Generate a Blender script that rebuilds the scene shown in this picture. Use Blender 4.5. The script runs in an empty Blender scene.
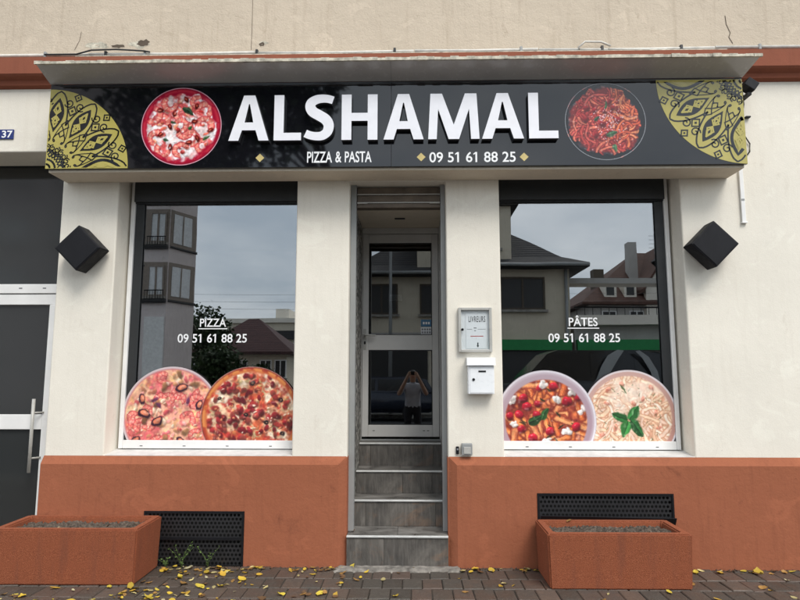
import bpy, bmesh, math, random
import numpy as np
from mathutils import Vector, Matrix

R = math.radians
rnd = random.Random(7)
scene = bpy.context.scene
col = scene.collection

# ------------------------------------------------------------------ camera
cd = bpy.data.cameras.new('camera')
cd.sensor_width = 36.0
cd.lens = 600.0 / 800.0 * 36.0
cd.clip_start = 0.02
cd.clip_end = 600
cam = bpy.data.objects.new('camera', cd)
col.objects.link(cam)
cam.location = (0, -5.0, 1.525)
cam.rotation_euler = (R(90 + 6.95), 0, R(1.2))
scene.camera = cam

# ------------------------------------------------------------------ sky, sun, exposure
SUN_EL, SUN_AZ = 50.0, 28.0          # overcast; the brighter part of the sky is up and to the right of the camera
world = bpy.data.worlds.new('World')
scene.world = world
world.use_nodes = True
wn, wl = world.node_tree.nodes, world.node_tree.links
wn.clear()
wout = wn.new('ShaderNodeOutputWorld')
wbg = wn.new('ShaderNodeBackground')
wbg.inputs['Strength'].default_value = 0.12
sky = wn.new('ShaderNodeTexSky')
sky.sky_type = 'NISHITA'
sky.sun_disc = False
sky.sun_elevation = R(SUN_EL)
sky.sun_rotation = R(180 - SUN_AZ)
sky.dust_density = 4.0
tc = wn.new('ShaderNodeTexCoord')
sep = wn.new('ShaderNodeSeparateXYZ')
wl.new(tc.outputs['Generated'], sep.inputs[0])
zz = wn.new('ShaderNodeMath'); zz.operation = 'ABSOLUTE'
wl.new(sep.outputs['Z'], zz.inputs[0])
za = wn.new('ShaderNodeMath'); za.operation = 'ADD'; za.inputs[1].default_value = 0.22
wl.new(zz.outputs[0], za.inputs[0])
cmb = wn.new('ShaderNodeCombineXYZ')
for ax in 'XY':
    dv = wn.new('ShaderNodeMath'); dv.operation = 'DIVIDE'
    wl.new(sep.outputs[ax], dv.inputs[0]); wl.new(za.outputs[0], dv.inputs[1])
    wl.new(dv.outputs[0], cmb.inputs[ax])
cn = wn.new('ShaderNodeTexNoise')
cn.inputs['Scale'].default_value = 1.1
cn.inputs['Detail'].default_value = 6
cn.inputs['Roughness'].default_value = 0.55
wl.new(cmb.outputs[0], cn.inputs['Vector'])
cr = wn.new('ShaderNodeValToRGB')
cr.color_ramp.elements[0].position = 0.34
cr.color_ramp.elements[0].color = (6.6, 7.7, 8.8, 1)
cr.color_ramp.elements[1].position = 0.72
cr.color_ramp.elements[1].color = (12.2, 12.8, 13.2, 1)
wl.new(cn.outputs['Fac'], cr.inputs['Fac'])
wm = wn.new('ShaderNodeMix'); wm.data_type = 'RGBA'
wm.inputs['Factor'].default_value = 0.86
wl.new(sky.outputs[0], wm.inputs['A'])
wl.new(cr.outputs[0], wm.inputs['B'])
wl.new(wm.outputs['Result'], wbg.inputs['Color'])
wl.new(wbg.outputs[0], wout.inputs['Surface'])

sd = bpy.data.lights.new('sun', 'SUN')
sd.energy = 1.5
sd.angle = R(24)
sd.color = (1.0, 0.96, 0.90)
sun = bpy.data.objects.new('sun', sd)
col.objects.link(sun)
sdir = Vector((math.sin(R(SUN_AZ)) * math.cos(R(SUN_EL)), -math.cos(R(SUN_AZ)) * math.cos(R(SUN_EL)), math.sin(R(SUN_EL))))
sun.rotation_euler = sdir.to_track_quat('Z', 'Y').to_euler()
sun.location = sdir * 30

vs = scene.view_settings
scene.display_settings.display_device = 'sRGB'
vs.view_transform = 'Standard'
vs.look = 'None'
vs.exposure = 0.56
vs.gamma = 1.0
vs.use_curve_mapping = False
scene.cycles.max_bounces = 8
scene.cycles.transparent_max_bounces = 12
scene.cycles.use_denoising = True

# ------------------------------------------------------------------ material helpers
def lin(c):
    return tuple(((v / 255.0) / 12.92 if v / 255.0 <= 0.04045 else ((v / 255.0 + 0.055) / 1.055) ** 2.4) for v in c)

class NT:
    def __init__(s, name):
        s.m = bpy.data.materials.new(name)
        s.m.use_nodes = True
        s.n, s.l = s.m.node_tree.nodes, s.m.node_tree.links
        s.b = s.n['Principled BSDF']
        s.tc = s.n.new('ShaderNodeTexCoord')
    def vec(s, scale=(1, 1, 1), src='Object'):
        mp = s.n.new('ShaderNodeMapping')
        mp.inputs['Scale'].default_value = scale
        if src == 'World':
            s.l.new(s.n.new('ShaderNodeNewGeometry').outputs['Position'], mp.inputs['Vector'])
        else:
            s.l.new(s.tc.outputs[src], mp.inputs['Vector'])
        return mp.outputs[0]
    def noise(s, scale, detail=4, rough=0.55, vscale=(1, 1, 1), dist=0.0, src='Object'):
        t = s.n.new('ShaderNodeTexNoise')
        t.inputs['Scale'].default_value = scale
        t.inputs['Detail'].default_value = detail
        t.inputs['Roughness'].default_value = rough
        t.inputs['Distortion'].default_value = dist
        s.l.new(s.vec(vscale, src), t.inputs['Vector'])
        return t.outputs['Fac']
    def voro(s, scale, vscale=(1, 1, 1), feat='F1', out='Distance'):
        t = s.n.new('ShaderNodeTexVoronoi')
        t.feature = feat
        t.inputs['Scale'].default_value = scale
        s.l.new(s.vec(vscale), t.inputs['Vector'])
        return t.outputs[out]
    def ramp(s, fac, stops):
        r = s.n.new('ShaderNodeValToRGB')
        e = r.color_ramp.elements
        while len(e) < len(stops): e.new(0.5)
        for el, (p, c) in zip(e, stops):
            el.position = p
            el.color = (*c, 1) if len(c) == 3 else c
        s.l.new(fac, r.inputs['Fac'])
        return r.outputs[0]
    def mix(s, fac, a, b, mode='MIX'):
        m = s.n.new('ShaderNodeMix'); m.data_type = 'RGBA'; m.blend_type = mode
        for k, v in (('Factor', fac), ('A', a), ('B', b)):
            if isinstance(v, bpy.types.NodeSocket): s.l.new(v, m.inputs[k])
            elif k == 'Factor': m.inputs[k].default_value = v
            else: m.inputs[k].default_value = (*v, 1)
        return m.outputs['Result']
    def math(s, op, a, b=0.0):
        m = s.n.new('ShaderNodeMath'); m.operation = op
        for i, v in enumerate((a, b)):
            if isinstance(v, bpy.types.NodeSocket): s.l.new(v, m.inputs[i])
            else: m.inputs[i].default_value = v
        return m.outputs[0]
    def color(s, v):
        if isinstance(v, bpy.types.NodeSocket): s.l.new(v, s.b.inputs['Base Color'])
        else: s.b.inputs['Base Color'].default_value = (*v, 1)
        return s
    def set(s, **k):
        for n, v in k.items():
            n = {'rough': 'Roughness', 'metal': 'Metallic', 'spec': 'Specular IOR Level', 'coat': 'Coat Weight', 'coatr': 'Coat Roughness', 'ior': 'IOR'}.get(n, n)
            if isinstance(v, bpy.types.NodeSocket): s.l.new(v, s.b.inputs[n])
            else: s.b.inputs[n].default_value = v
        return s
    def bump(s, h, strength=0.3, dist=0.01):
        b = s.n.new('ShaderNodeBump')
        b.inputs['Strength'].default_value = strength
        b.inputs['Distance'].default_value = dist
        s.l.new(h, b.inputs['Height'])
        s.l.new(b.outputs[0], s.b.inputs['Normal'])
        return s

M = {}
def simple(name, c, rough=0.5, metal=0.0, var=0.12, scale=12, bump=0.0, spec=0.5):
    t = NT(name)
    n = t.noise(scale, 5)
    lo = tuple(x * (1 - var) for x in c); hi = tuple(min(1, x * (1 + var)) for x in c)
    t.color(t.ramp(n, [(0.3, lo), (0.7, hi)])).set(rough=rough, metal=metal, spec=spec)
    if bump: t.bump(t.noise(scale * 8, 4), bump, 0.004)
    M[name] = t.m
    return t.m

def plaster(name, base, dirt, streak=0.35, bump=0.25, grain=90, big=1.2, patch=0.25):
    t = NT(name)
    n1 = t.noise(big, 6, 0.6)
    n2 = t.noise(3.5, 6, 0.6, (6, 6, 0.5))              # rain streaks run down
    n3 = t.noise(grain, 3, 0.6)
    c = t.mix(t.ramp(n1, [(0.35, (0, 0, 0)), (0.75, (1, 1, 1))]), base, tuple(x * 0.9 for x in base))
    c = t.mix(t.ramp(n2, [(0.52, (0, 0, 0)), (0.80, (streak, streak, streak))]), c, dirt)
    c = t.mix(t.ramp(n3, [(0.40, (0.10, 0.10, 0.10)), (0.6, (0, 0, 0))]), c, dirt)
    n4 = t.noise(2.6, 7, 0.62, (1, 1, 1.3), 1.4)         # blotches, old repairs
    c = t.mix(t.ramp(n4, [(0.58, (0, 0, 0)), (0.64, (patch,) * 3)]), c, tuple(min(.9, x * 1.14) for x in base))
    n5 = t.noise(5.5, 8, 0.7, (1, 1, 0.8), 0.8)
    c = t.mix(t.ramp(n5, [(0.60, (0, 0, 0)), (0.72, (patch * 1.5,) * 3)]), c, dirt)
    n6 = t.noise(38, 2, 0.5)                             # small chips
    c = t.mix(t.ramp(n6, [(0.74, (0, 0, 0)), (0.78, (patch,) * 3)]), c, tuple(x * 0.6 for x in dirt))
    t.color(c).set(rough=0.92, spec=0.2)
    h = t.math('ADD', t.math('MULTIPLY', n3, 0.35), t.math('MULTIPLY', t.noise(9, 5, 0.6), 1.0))
    t.bump(h, bump, 0.012)
    M[name] = t.m
    return t.m

plaster('white_plaster', (0.82, 0.768, 0.67), (0.56, 0.49, 0.40), 0.22, 0.22)
plaster('beige_plaster', (0.575, 0.485, 0.38), (0.36, 0.285, 0.21), 0.45, 0.7, 70, 0.8, 0.4)
plaster('soffit_paint', (0.70, 0.62, 0.50), (0.45, 0.38, 0.29), 0.3, 0.12)
plaster('terracotta_paint', (0.330, 0.112, 0.058), (0.215, 0.073, 0.040), 0.55, 0.45, 60, 1.6, 0.55)
plaster('brown_paint', (0.26, 0.088, 0.052), (0.19, 0.065, 0.04), 0.5, 0.2)
plaster('pink_render', (0.78, 0.70, 0.68), (0.28, 0.24, 0.22), 0.4, 0.3)
plaster('cream_render', (0.66, 0.59, 0.47), (0.34, 0.29, 0.22), 0.4, 0.3)
plaster('grey_render', (0.48, 0.46, 0.43), (0.30, 0.28, 0.26), 0.4, 0.3)

def planter_mat():
    t = NT('red_aggregate')
    v = t.voro(190)
    n = t.noise(230, 3, 0.7)
    s = t.noise(2.2, 6, 0.65, (7, 7, 0.7))
    c = t.ramp(n, [(0.30, (0.13, 0.038, 0.019)), (0.52, (0.275, 0.080, 0.037)), (0.74, (0.40, 0.155, 0.082))])
    c = t.mix(t.ramp(s, [(0.50, (0, 0, 0)), (0.78, (0.7, 0.7, 0.7))]), c, (0.17, 0.06, 0.038))
    t.color(c).set(rough=0.95, spec=0.2).bump(t.math('ADD', v, t.math('MULTIPLY', n, 0.8)), 0.45, 0.005)
    M['red_aggregate'] = t.m
planter_mat()

def slate_mat():
    t = NT('slate_tile')
    n = t.noise(3.2, 7, 0.62, (1.6, 1, 0.8), 0.6)
    st = t.noise(5, 6, 0.7, (9, 9, 0.8))
    r = t.noise(2.3, 5, 0.6, (1, 1, 1.4), 1.0)
    c = t.ramp(n, [(0.30, (0.045, 0.041, 0.037)), (0.50, (0.102, 0.092, 0.081)), (0.75, (0.200, 0.180, 0.158))])
    c = t.mix(t.ramp(st, [(0.48, (0, 0, 0)), (0.78, (0.38, 0.38, 0.38))]), c, (0.30, 0.275, 0.25))
    c = t.mix(t.ramp(r, [(0.49, (0, 0, 0)), (0.63, (0.6, 0.6, 0.6))]), c, (0.215, 0.130, 0.082))
    c = t.mix(t.ramp(t.noise(6, 5, 0.7), [(0.55, (0, 0, 0)), (0.75, (0.6, 0.6, 0.6))]), c, (0.045, 0.042, 0.040))
    t.color(c).set(rough=0.55, spec=0.45).bump(t.math('ADD', n, t.math('MULTIPLY', st, 0.5)), 0.35, 0.01)
    M['slate_tile'] = t.m
slate_mat()

def tread_mat():
    t = NT('slate_tread')
    n = t.noise(4.5, 7, 0.65, (1, 1.6, 1), 0.5)
    c = t.ramp(n, [(0.34, (0.055, 0.051, 0.047)), (0.50, (0.150, 0.140, 0.128)), (0.75, (0.25, 0.236, 0.218))])
    t.color(c).set(rough=t.ramp(n, [(0.35, (0.25,) * 3), (0.55, (0.55,) * 3)]), spec=0.5).bump(n, 0.2, 0.008)
    M['slate_tread'] = t.m
tread_mat()

def speckle_mat():
    t = NT('pebble_dash')
    v = t.voro(34, out='Color')
    bw = t.n.new('ShaderNodeRGBToBW'); t.l.new(v, bw.inputs[0])
    d = t.voro(34)
    c = t.ramp(bw.outputs[0], [(0.2, (0.05, 0.048, 0.044)), (0.5, (0.20, 0.19, 0.17)), (0.8, (0.46, 0.44, 0.40))])
    t.color(c).set(rough=0.8).bump(t.math('MULTIPLY', d, -1.0), 0.8, 0.01)
    M['pebble_dash'] = t.m
speckle_mat()

def paver_mat():
    t = NT('brick_paver')
    oi = t.n.new('ShaderNodeObjectInfo')
    base = t.ramp(oi.outputs['Random'], [(0.0, (0.050, 0.042, 0.034)), (0.35, (0.078, 0.056, 0.043)), (0.6, (0.105, 0.066, 0.050)), (0.8, (0.066, 0.057, 0.047)), (1.0, (0.115, 0.080, 0.061))])
    n = t.noise(7, 6, 0.65, src='World')
    g = t.noise(110, 3, 0.7, src='World')
    c = t.mix(t.ramp(n, [(0.40, (0, 0, 0)), (0.75, (0.6, 0.6, 0.6))]), base, (0.050, 0.045, 0.038))
    c = t.mix(t.ramp(g, [(0.52, (0, 0, 0)), (0.72, (0.35, 0.35, 0.35))]), c, (0.27, 0.235, 0.20))
    t.color(c).set(rough=t.ramp(n, [(0.3, (0.35,) * 3), (0.7, (0.75,) * 3)]), spec=0.4).bump(t.math('ADD', g, n), 0.5, 0.006)
    M['brick_paver'] = t.m
paver_mat()

def metal(name, c, rough=0.4, var=0.08):
    t = NT(name)
    n = t.noise(3, 5, 0.6)
    t.color(t.ramp(n, [(0.3, tuple(x * (1 - var) for x in c)), (0.7, tuple(x * (1 + var) for x in c))]))
    t.set(rough=t.ramp(t.noise(25, 4), [(0.3, (rough - 0.08,) * 3), (0.7, (rough + 0.12,) * 3)]), metal=0.0, spec=0.5)
    t.bump(t.noise(6, 3), 0.04, 0.01)
    M[name] = t.m
metal('grey_aluminium', (0.60, 0.585, 0.56), 0.4)
metal('rail_grey', (0.28, 0.285, 0.28), 0.45)
metal('white_frame', (0.80, 0.79, 0.77), 0.4)
metal('white_enamel', (0.83, 0.84, 0.85), 0.3)
metal('dark_frame', (0.020, 0.022, 0.024), 0.45)
metal('black_metal', (0.008, 0.008, 0.010), 0.55, 0.3); M['black_metal'].node_tree.nodes['Principled BSDF'].inputs['Specular IOR Level'].default_value = 0.22
metal('grate_sheet', (0.020, 0.020, 0.022), 0.38, 0.3)
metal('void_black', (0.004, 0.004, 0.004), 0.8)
metal('steel', (0.42, 0.41, 0.38), 0.28)
metal('hood_sheet', (0.52, 0.495, 0.47), 0.2)
metal('bin_plastic', (0.03, 0.03, 0.035), 0.5)
metal('car_blue', (0.030, 0.036, 0.055), 0.2)
metal('car_black', (0.012, 0.013, 0.015), 0.12)
metal('glint_grey', (0.34, 0.36, 0.37), 0.3)  # painted sky reflection for the van windscreen
simple('nosing_metal', (0.62, 0.62, 0.60), 0.35)
simple('sill_stone', (0.60, 0.59, 0.57), 0.6, bump=0.2)
simple('pvc_pipe', (0.58, 0.555, 0.50), 0.5, var=0.2)
simple('cable_black', (0.015, 0.015, 0.015), 0.5)
simple('letter_white', (0.80, 0.795, 0.83), 0.35, var=0.03)
simple('letter_return', (0.055, 0.055, 0.06), 0.4)
simple('vinyl_white', (0.85, 0.85, 0.85), 0.5, var=0.02)
simple('paper_white', (0.78, 0.79, 0.81), 0.6, var=0.03)
simple('ink_dark', (0.03, 0.03, 0.04), 0.6)
simple('ink_red', (0.45, 0.06, 0.05), 0.6)
simple('ink_grey', (0.25, 0.25, 0.27), 0.6)
simple('blue_enamel', (0.012, 0.028, 0.16), 0.25)
simple('sticker_blue', (0.04, 0.16, 0.30), 0.4)
simple('shutter_slat', (0.15, 0.115, 0.085), 0.55, var=0.35, scale=6)
simple('soil', (0.095, 0.072, 0.055), 1.0, var=0.75, scale=45, bump=0.9)
simple('joint_sand', (0.05, 0.044, 0.036), 1.0, var=0.5, scale=40, bump=0.6)
simple('asphalt', (0.055, 0.055, 0.056), 0.9, var=0.3, scale=30, bump=0.5)
simple('concrete', (0.30, 0.28, 0.25), 0.9, var=0.35, scale=9, bump=0.6)
simple('dirty_cement', (0.19, 0.172, 0.15), 0.95, var=0.6, scale=16, bump=0.9)
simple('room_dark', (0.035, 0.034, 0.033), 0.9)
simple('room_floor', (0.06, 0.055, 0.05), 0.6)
simple('wood_counter', (0.11, 0.06, 0.035), 0.5)
simple('bark', (0.10, 0.08, 0.06), 0.95, var=0.4, scale=20, bump=0.8)
simple('curtain', (0.82, 0.82, 0.80), 0.9)
simple('shutter_white', (0.80, 0.82, 0.83), 0.7)
simple('awning_green', (0.015, 0.24, 0.065), 0.6)
simple('shop_dark', (0.03, 0.03, 0.03), 0.5)
simple('rubber', (0.02, 0.02, 0.02), 0.8)
simple('skin', (0.45, 0.27, 0.19), 0.55)
simple('hair', (0.02, 0.015, 0.012), 0.6)
simple('shirt', (0.36, 0.36, 0.39), 0.9)
simple('trousers', (0.015, 0.015, 0.018), 0.9)
simple('weed_green', (0.10, 0.16, 0.04), 0.7)
simple('crack_dark', (0.10, 0.075, 0.055), 1.0)
simple('peeling_edge', (0.50, 0.46, 0.37), 0.9, var=0.5, scale=22, bump=0.8)
simple('gold_diamond', (0.56, 0.44, 0.17), 0.4)

def roof_mat(name, a, b):
    t = NT(name)
    w = t.n.new('ShaderNodeTexWave')
    w.wave_type = 'BANDS'; w.bands_direction = 'Z'
    w.inputs['Scale'].default_value = 3.0
    w.inputs['Distortion'].default_value = 0.4
    t.l.new(t.vec(), w.inputs['Vector'])
    n = t.noise(3, 6, 0.7)
    c = t.mix(t.ramp(n, [(0.35, (0, 0, 0)), (0.7, (1, 1, 1))]), a, b)
    c = t.mix(t.ramp(w.outputs['Fac'], [(0.0, (0.6,) * 3), (0.25, (0, 0, 0))]), c, tuple(x * 0.35 for x in a))
    t.color(c).set(rough=0.85).bump(w.outputs['Fac'], 0.5, 0.05)
    M[name] = t.m
roof_mat('dark_tiles', (0.035, 0.034, 0.036), (0.06, 0.057, 0.055))
roof_mat('maroon_tiles', (0.060, 0.026, 0.026), (0.095, 0.042, 0.038))
roof_mat('red_tiles', (0.085, 0.040, 0.030), (0.15, 0.075, 0.052))

def leaf_mats():
    t = NT('tree_leaf')
    oi = t.noise(2.0, 4, src='World')
    t.color(t.ramp(oi, [(0.3, (0.012, 0.030, 0.010)), (0.7, (0.045, 0.085, 0.025))])).set(rough=0.6)
    M['tree_leaf'] = t.m
    t = NT('fallen_leaf')
    c = t.n.new('ShaderNodeObjectInfo').outputs['Color']
    n = t.noise(60, 4)
    c = t.mix(t.ramp(n, [(0.5, (0, 0, 0)), (0.75, (0.5,) * 3)]), c, (0.30, 0.17, 0.05))
    t.color(c).set(rough=0.7)
    M['fallen_leaf'] = t.m
leaf_mats()

def glass_mat(name, r0, tint, rough=0.0):
    """two-surface glazing: mirror share rises towards grazing, the rest passes tinted"""
    t = NT(name)
    t.n.remove(t.b)
    out = t.n['Material Output']
    lw = t.n.new('ShaderNodeLayerWeight'); lw.inputs['Blend'].default_value = 0.5
    f = t.math('ADD', t.math('MULTIPLY', t.math('POWER', lw.outputs['Facing'], 5.0), 1 - r0), r0)
    g = t.n.new('ShaderNodeBsdfGlossy'); g.inputs['Roughness'].default_value = rough
    g.inputs['Color'].default_value = (0.96, 0.98, 1.0, 1)
    tr = t.n.new('ShaderNodeBsdfTransparent'); tr.inputs['Color'].default_value = (*tint, 1)
    mx = t.n.new('ShaderNodeMixShader')
    t.l.new(f, mx.inputs[0]); t.l.new(tr.outputs[0], mx.inputs[1]); t.l.new(g.outputs[0], mx.inputs[2])
    t.l.new(mx.outputs[0], out.inputs['Surface'])
    # glazing is never perfectly flat
    b = t.n.new('ShaderNodeBump'); b.inputs['Strength'].default_value = 0.02; b.inputs['Distance'].default_value = 0.02
    t.l.new(t.noise(1.1, 2), b.inputs['Height']); t.l.new(b.outputs[0], g.inputs['Normal'])
    M[name] = t.m
glass_mat('window_glass', 0.235, (0.45, 0.47, 0.47))
glass_mat('door_glass', 0.16, (0.45, 0.47, 0.47))
glass_mat('clear_glass', 0.03, (0.95, 0.96, 0.96))
glass_mat('far_glass', 0.10, (0.25, 0.26, 0.27))
t = NT('grey_panel'); t.color((0.026, 0.028, 0.028)).set(rough=0.10, spec=0.7).bump(t.noise(1.3, 3), 0.03, 0.02); M['grey_panel'] = t.m
t = NT('sign_black'); t.color((0.006, 0.006, 0.008)).set(rough=0.035, spec=0.55).bump(t.noise(1.6, 2), 0.015, 0.02); M['sign_black'] = t.m
t = NT('sign_gold'); t.color(t.ramp(t.noise(5, 3), [(0.3, (0.40, 0.34, 0.085)), (0.7, (0.46, 0.39, 0.11))])).set(rough=0.06, spec=0.5); M['sign_gold'] = t.m
def print_mat(name, rough, coat=0.0):
    t = NT(name)
    a = t.n.new('ShaderNodeAttribute'); a.attribute_name = 'Col'
    t.color(a.outputs['Color']).set(rough=rough, spec=0.5)
    M[name] = t.m
print_mat('food_print', 0.45)
print_mat('sign_print', 0.06)

# ------------------------------------------------------------------ object helpers
def tag(o, label=None, cat=None, group=None, kind=None):
    if label: o['label'] = label
    if cat: o['category'] = cat
    if group: o['group'] = group
    if kind: o['kind'] = kind
    return o

def thing(name, label, cat, loc=(0, 0, 0), group=None):
    o = bpy.data.objects.new(name, None)
    o.empty_display_size = 0.1
    o.location = loc
    col.objects.link(o)
    return tag(o, label, cat, group)

class MB:
    """collects shapes in world coordinates; build() links them as one mesh object"""
    def __init__(s): s.bm = bmesh.new()
    def poly(s, pts, mi=0):
        f = s.bm.faces.new([s.bm.verts.new(p) for p in pts]); f.material_index = mi
        return f
    def box(s, x0, x1, y0, y1, z0, z1, bev=0.0, mat=None, mi=0):
        tmp = bmesh.new()
        bmesh.ops.create_cube(tmp, size=1.0)
        for v in tmp.verts:
            v.co = Vector(((x0 + x1) / 2 + v.co.x * (x1 - x0), (y0 + y1) / 2 + v.co.y * (y1 - y0), (z0 + z1) / 2 + v.co.z * (z1 - z0)))
        if bev:
            bmesh.ops.bevel(tmp, geom=tmp.edges[:], offset=bev, segments=2, profile=0.5, affect='EDGES')
        s.add(tmp, mat, mi)
        return s
    def add(s, tmp, mat=None, mi=0):
        vm = {}
        for v in tmp.verts: vm[v] = s.bm.verts.new(mat @ v.co if mat else v.co)
        for f in tmp.faces:
            try:
                nf = s.bm.faces.new([vm[v] for v in f.verts]); nf.material_index = mi; nf.smooth = f.smooth
            except ValueError: pass
        tmp.free()
    def tube(s, pts, r, seg=8, caps=True, mi=0):
        pts = [Vector(p) for p in pts]
        rs = r if isinstance(r, (list, tuple)) else [r] * len(pts)
        rings = []
        up = Vector((0, 0, 1))
        for i, p in enumerate(pts):
            d = (pts[min(i + 1, len(pts) - 1)] - pts[max(i - 1, 0)]).normalized()
            u = d.cross(up)
            if u.length < 1e-3: u = d.cross(Vector((1, 0, 0)))
            u.normalize(); w = u.cross(d)
            rings.append([s.bm.verts.new(p + (u * math.cos(2 * math.pi * k / seg) + w * math.sin(2 * math.pi * k / seg)) * rs[i]) for k in range(seg)])
        for a, b in zip(rings, rings[1:]):
            for k in range(seg):
                f = s.bm.faces.new([a[k], a[(k + 1) % seg], b[(k + 1) % seg], b[k]]); f.smooth = True; f.material_index = mi
        if caps:
            s.bm.faces.new(list(reversed(rings[0]))); s.bm.faces.new(rings[-1])
        return s
    def prism(s, pts, y0, y1, mi_side=0, mi_face=0):
        """outline in (x, z), extruded from y0 (front) to y1"""
        a = [s.bm.verts.new((x, y0, z)) for x, z in pts]
        b = [s.bm.verts.new((x, y1, z)) for x, z in pts]
        n = len(pts)
        f = s.bm.faces.new(a); f.material_index = mi_face
        f = s.bm.faces.new(list(reversed(b))); f.material_index = mi_face
        for i in range(n):
            f = s.bm.faces.new([a[i], b[i], b[(i + 1) % n], a[(i + 1) % n]]); f.material_index = mi_side
        return s
    def build(s, name, mat, parent=None, label=None, cat=None, group=None, kind=None, normals=True, origin=None):
        if normals: bmesh.ops.recalc_face_normals(s.bm, faces=s.bm.faces[:])
        me = bpy.data.meshes.new(name)
        off = Vector(parent.location) if (parent and parent.type == 'EMPTY') else Vector((0, 0, 0))
        if parent is not None and parent.type == 'MESH':
            off = Vector(parent.matrix_basis.translation)
            if parent.parent: off = off + parent.parent.location
        o = bpy.data.objects.new(name, me)
        if origin is None: origin = off
        origin = Vector(origin)
        for v in s.bm.verts: v.co -= origin
        s.bm.to_mesh(me); s.bm.free()
        for m in (mat if isinstance(mat, (list, tuple)) else [mat]): me.materials.append(M[m])
        col.objects.link(o)
        o.location = origin - off
        if parent is not None: o.parent = parent
        return tag(o, label, cat, group, kind)

def bx(name, mat, x0, x1, y0, y1, z0, z1, parent=None, bev=0.0, **k):
    return MB().box(x0, x1, y0, y1, z0, z1, bev).build(name, mat, parent, **k)

def soften(o, w=0.008, seg=2):
    m = o.modifiers.new('soft_edges', 'BEVEL'); m.width = w; m.segments = seg; m.limit_method = 'ANGLE'; m.angle_limit = R(25)
    return o

def wall_grid(xs, zs, solid, y0, y1):
    """slab with real openings: front, back and the reveals, no inner faces"""
    mb = MB(); V = {}
    def v(x, y, z):
        k = (round(x, 4), round(y, 4), round(z, 4))
        if k not in V: V[k] = mb.bm.verts.new(k)
        return V[k]
    nx, nz = len(xs) - 1, len(zs) - 1
    S = [[solid((xs[i] + xs[i + 1]) / 2, (zs[j] + zs[j + 1]) / 2) for j in range(nz)] for i in range(nx)]
    g = lambda i, j: 0 <= i < nx and 0 <= j < nz and S[i][j]
    for i in range(nx):
        for j in range(nz):
            if not S[i][j]: continue
            a, b, c, d = xs[i], xs[i + 1], zs[j], zs[j + 1]
            F = mb.bm.faces.new
            F([v(a, y0, c), v(b, y0, c), v(b, y0, d), v(a, y0, d)])
            F([v(a, y1, c), v(a, y1, d), v(b, y1, d), v(b, y1, c)])
            if not g(i - 1, j): F([v(a, y0, c), v(a, y0, d), v(a, y1, d), v(a, y1, c)])
            if not g(i + 1, j): F([v(b, y0, c), v(b, y1, c), v(b, y1, d), v(b, y0, d)])
            if not g(i, j - 1): F([v(a, y0, c), v(a, y1, c), v(b, y1, c), v(b, y0, c)])
            if not g(i, j + 1): F([v(a, y0, d), v(b, y0, d), v(b, y1, d), v(a, y1, d)])
    return mb

def text_mesh(body, width=None, height=None, bold=0.0, spacing=1.0):
    """outline lettering as a bmesh in (x, z), lower left at 0,0"""
    c = bpy.data.curves.new('txt', 'FONT')
    c.body = body; c.size = 1.0; c.offset = bold; c.space_character = spacing; c.resolution_u = 4
    o = bpy.data.objects.new('txt', c)
    col.objects.link(o)
    bpy.context.view_layer.update()
    me = bpy.data.meshes.new_from_object(o.evaluated_get(bpy.context.evaluated_depsgraph_get()))
    bpy.data.objects.remove(o); bpy.data.curves.remove(c)
    bm = bmesh.new(); bm.from_mesh(me); bpy.data.meshes.remove(me)
    if '1' in body:                       # the built-in figure one is a bare bar: give it its flag
        def bounds(tx):
            c2 = bpy.data.curves.new('txt', 'FONT'); c2.body = tx; c2.size = 1.0; c2.offset = bold; c2.space_character = spacing
            o2 = bpy.data.objects.new('txt', c2); col.objects.link(o2); bpy.context.view_layer.update()
            m2 = bpy.data.meshes.new_from_object(o2.evaluated_get(bpy.context.evaluated_depsgraph_get()))
            xs_ = [v.co.x for v in m2.vertices]; ys_ = [v.co.y for v in m2.vertices]; r = (min(xs_), max(xs_), max(ys_))
            bpy.data.objects.remove(o2); bpy.data.curves.remove(c2); bpy.data.meshes.remove(m2)
            return r
        a1 = bounds('1'); sw = a1[1] - a1[0]
        if sw < .2:
            for k, ch in enumerate(body):
                if ch != '1': continue
                xr = bounds(body[:k + 1])[1] - sw + .002; tp_ = a1[2]
                bm.faces.new([bm.verts.new((xr, tp_, 0)), bm.verts.new((xr - .14, tp_ - .11, 0)), bm.verts.new((xr - .14, tp_ - .20, 0)), bm.verts.new((xr, tp_ - .12, 0))])
    x0 = min(v.co.x for v in bm.verts); x1 = max(v.co.x for v in bm.verts)
    y0 = min(v.co.y for v in bm.verts); y1 = max(v.co.y for v in bm.verts)
    sx = width / (x1 - x0) if width else height / (y1 - y0)
    sy = height / (y1 - y0) if height else sx
    for v in bm.verts: v.co = Vector(((v.co.x - x0) * sx, 0, (v.co.y - y0) * sy))
    return bm

def lettering(name, body, x0, x1, z0, z1, y, mat, parent, bold=0.01, spacing=1.0, label=None):
    bm = text_mesh(body, x1 - x0, z1 - z0, bold, spacing)
    mb = MB(); mb.add(bm, Matrix.Translation((x0, y, z0)))
    for f in mb.bm.faces:
        if f.normal.y > 0: f.normal_flip()
    return mb.build(name, mat, parent, label=label, normals=False)

def copy_tree(o, parent=None):
    c = o.copy(); col.objects.link(c); c.parent = parent
    for ch in list(o.children): copy_tree(ch, c)
    return c

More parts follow.
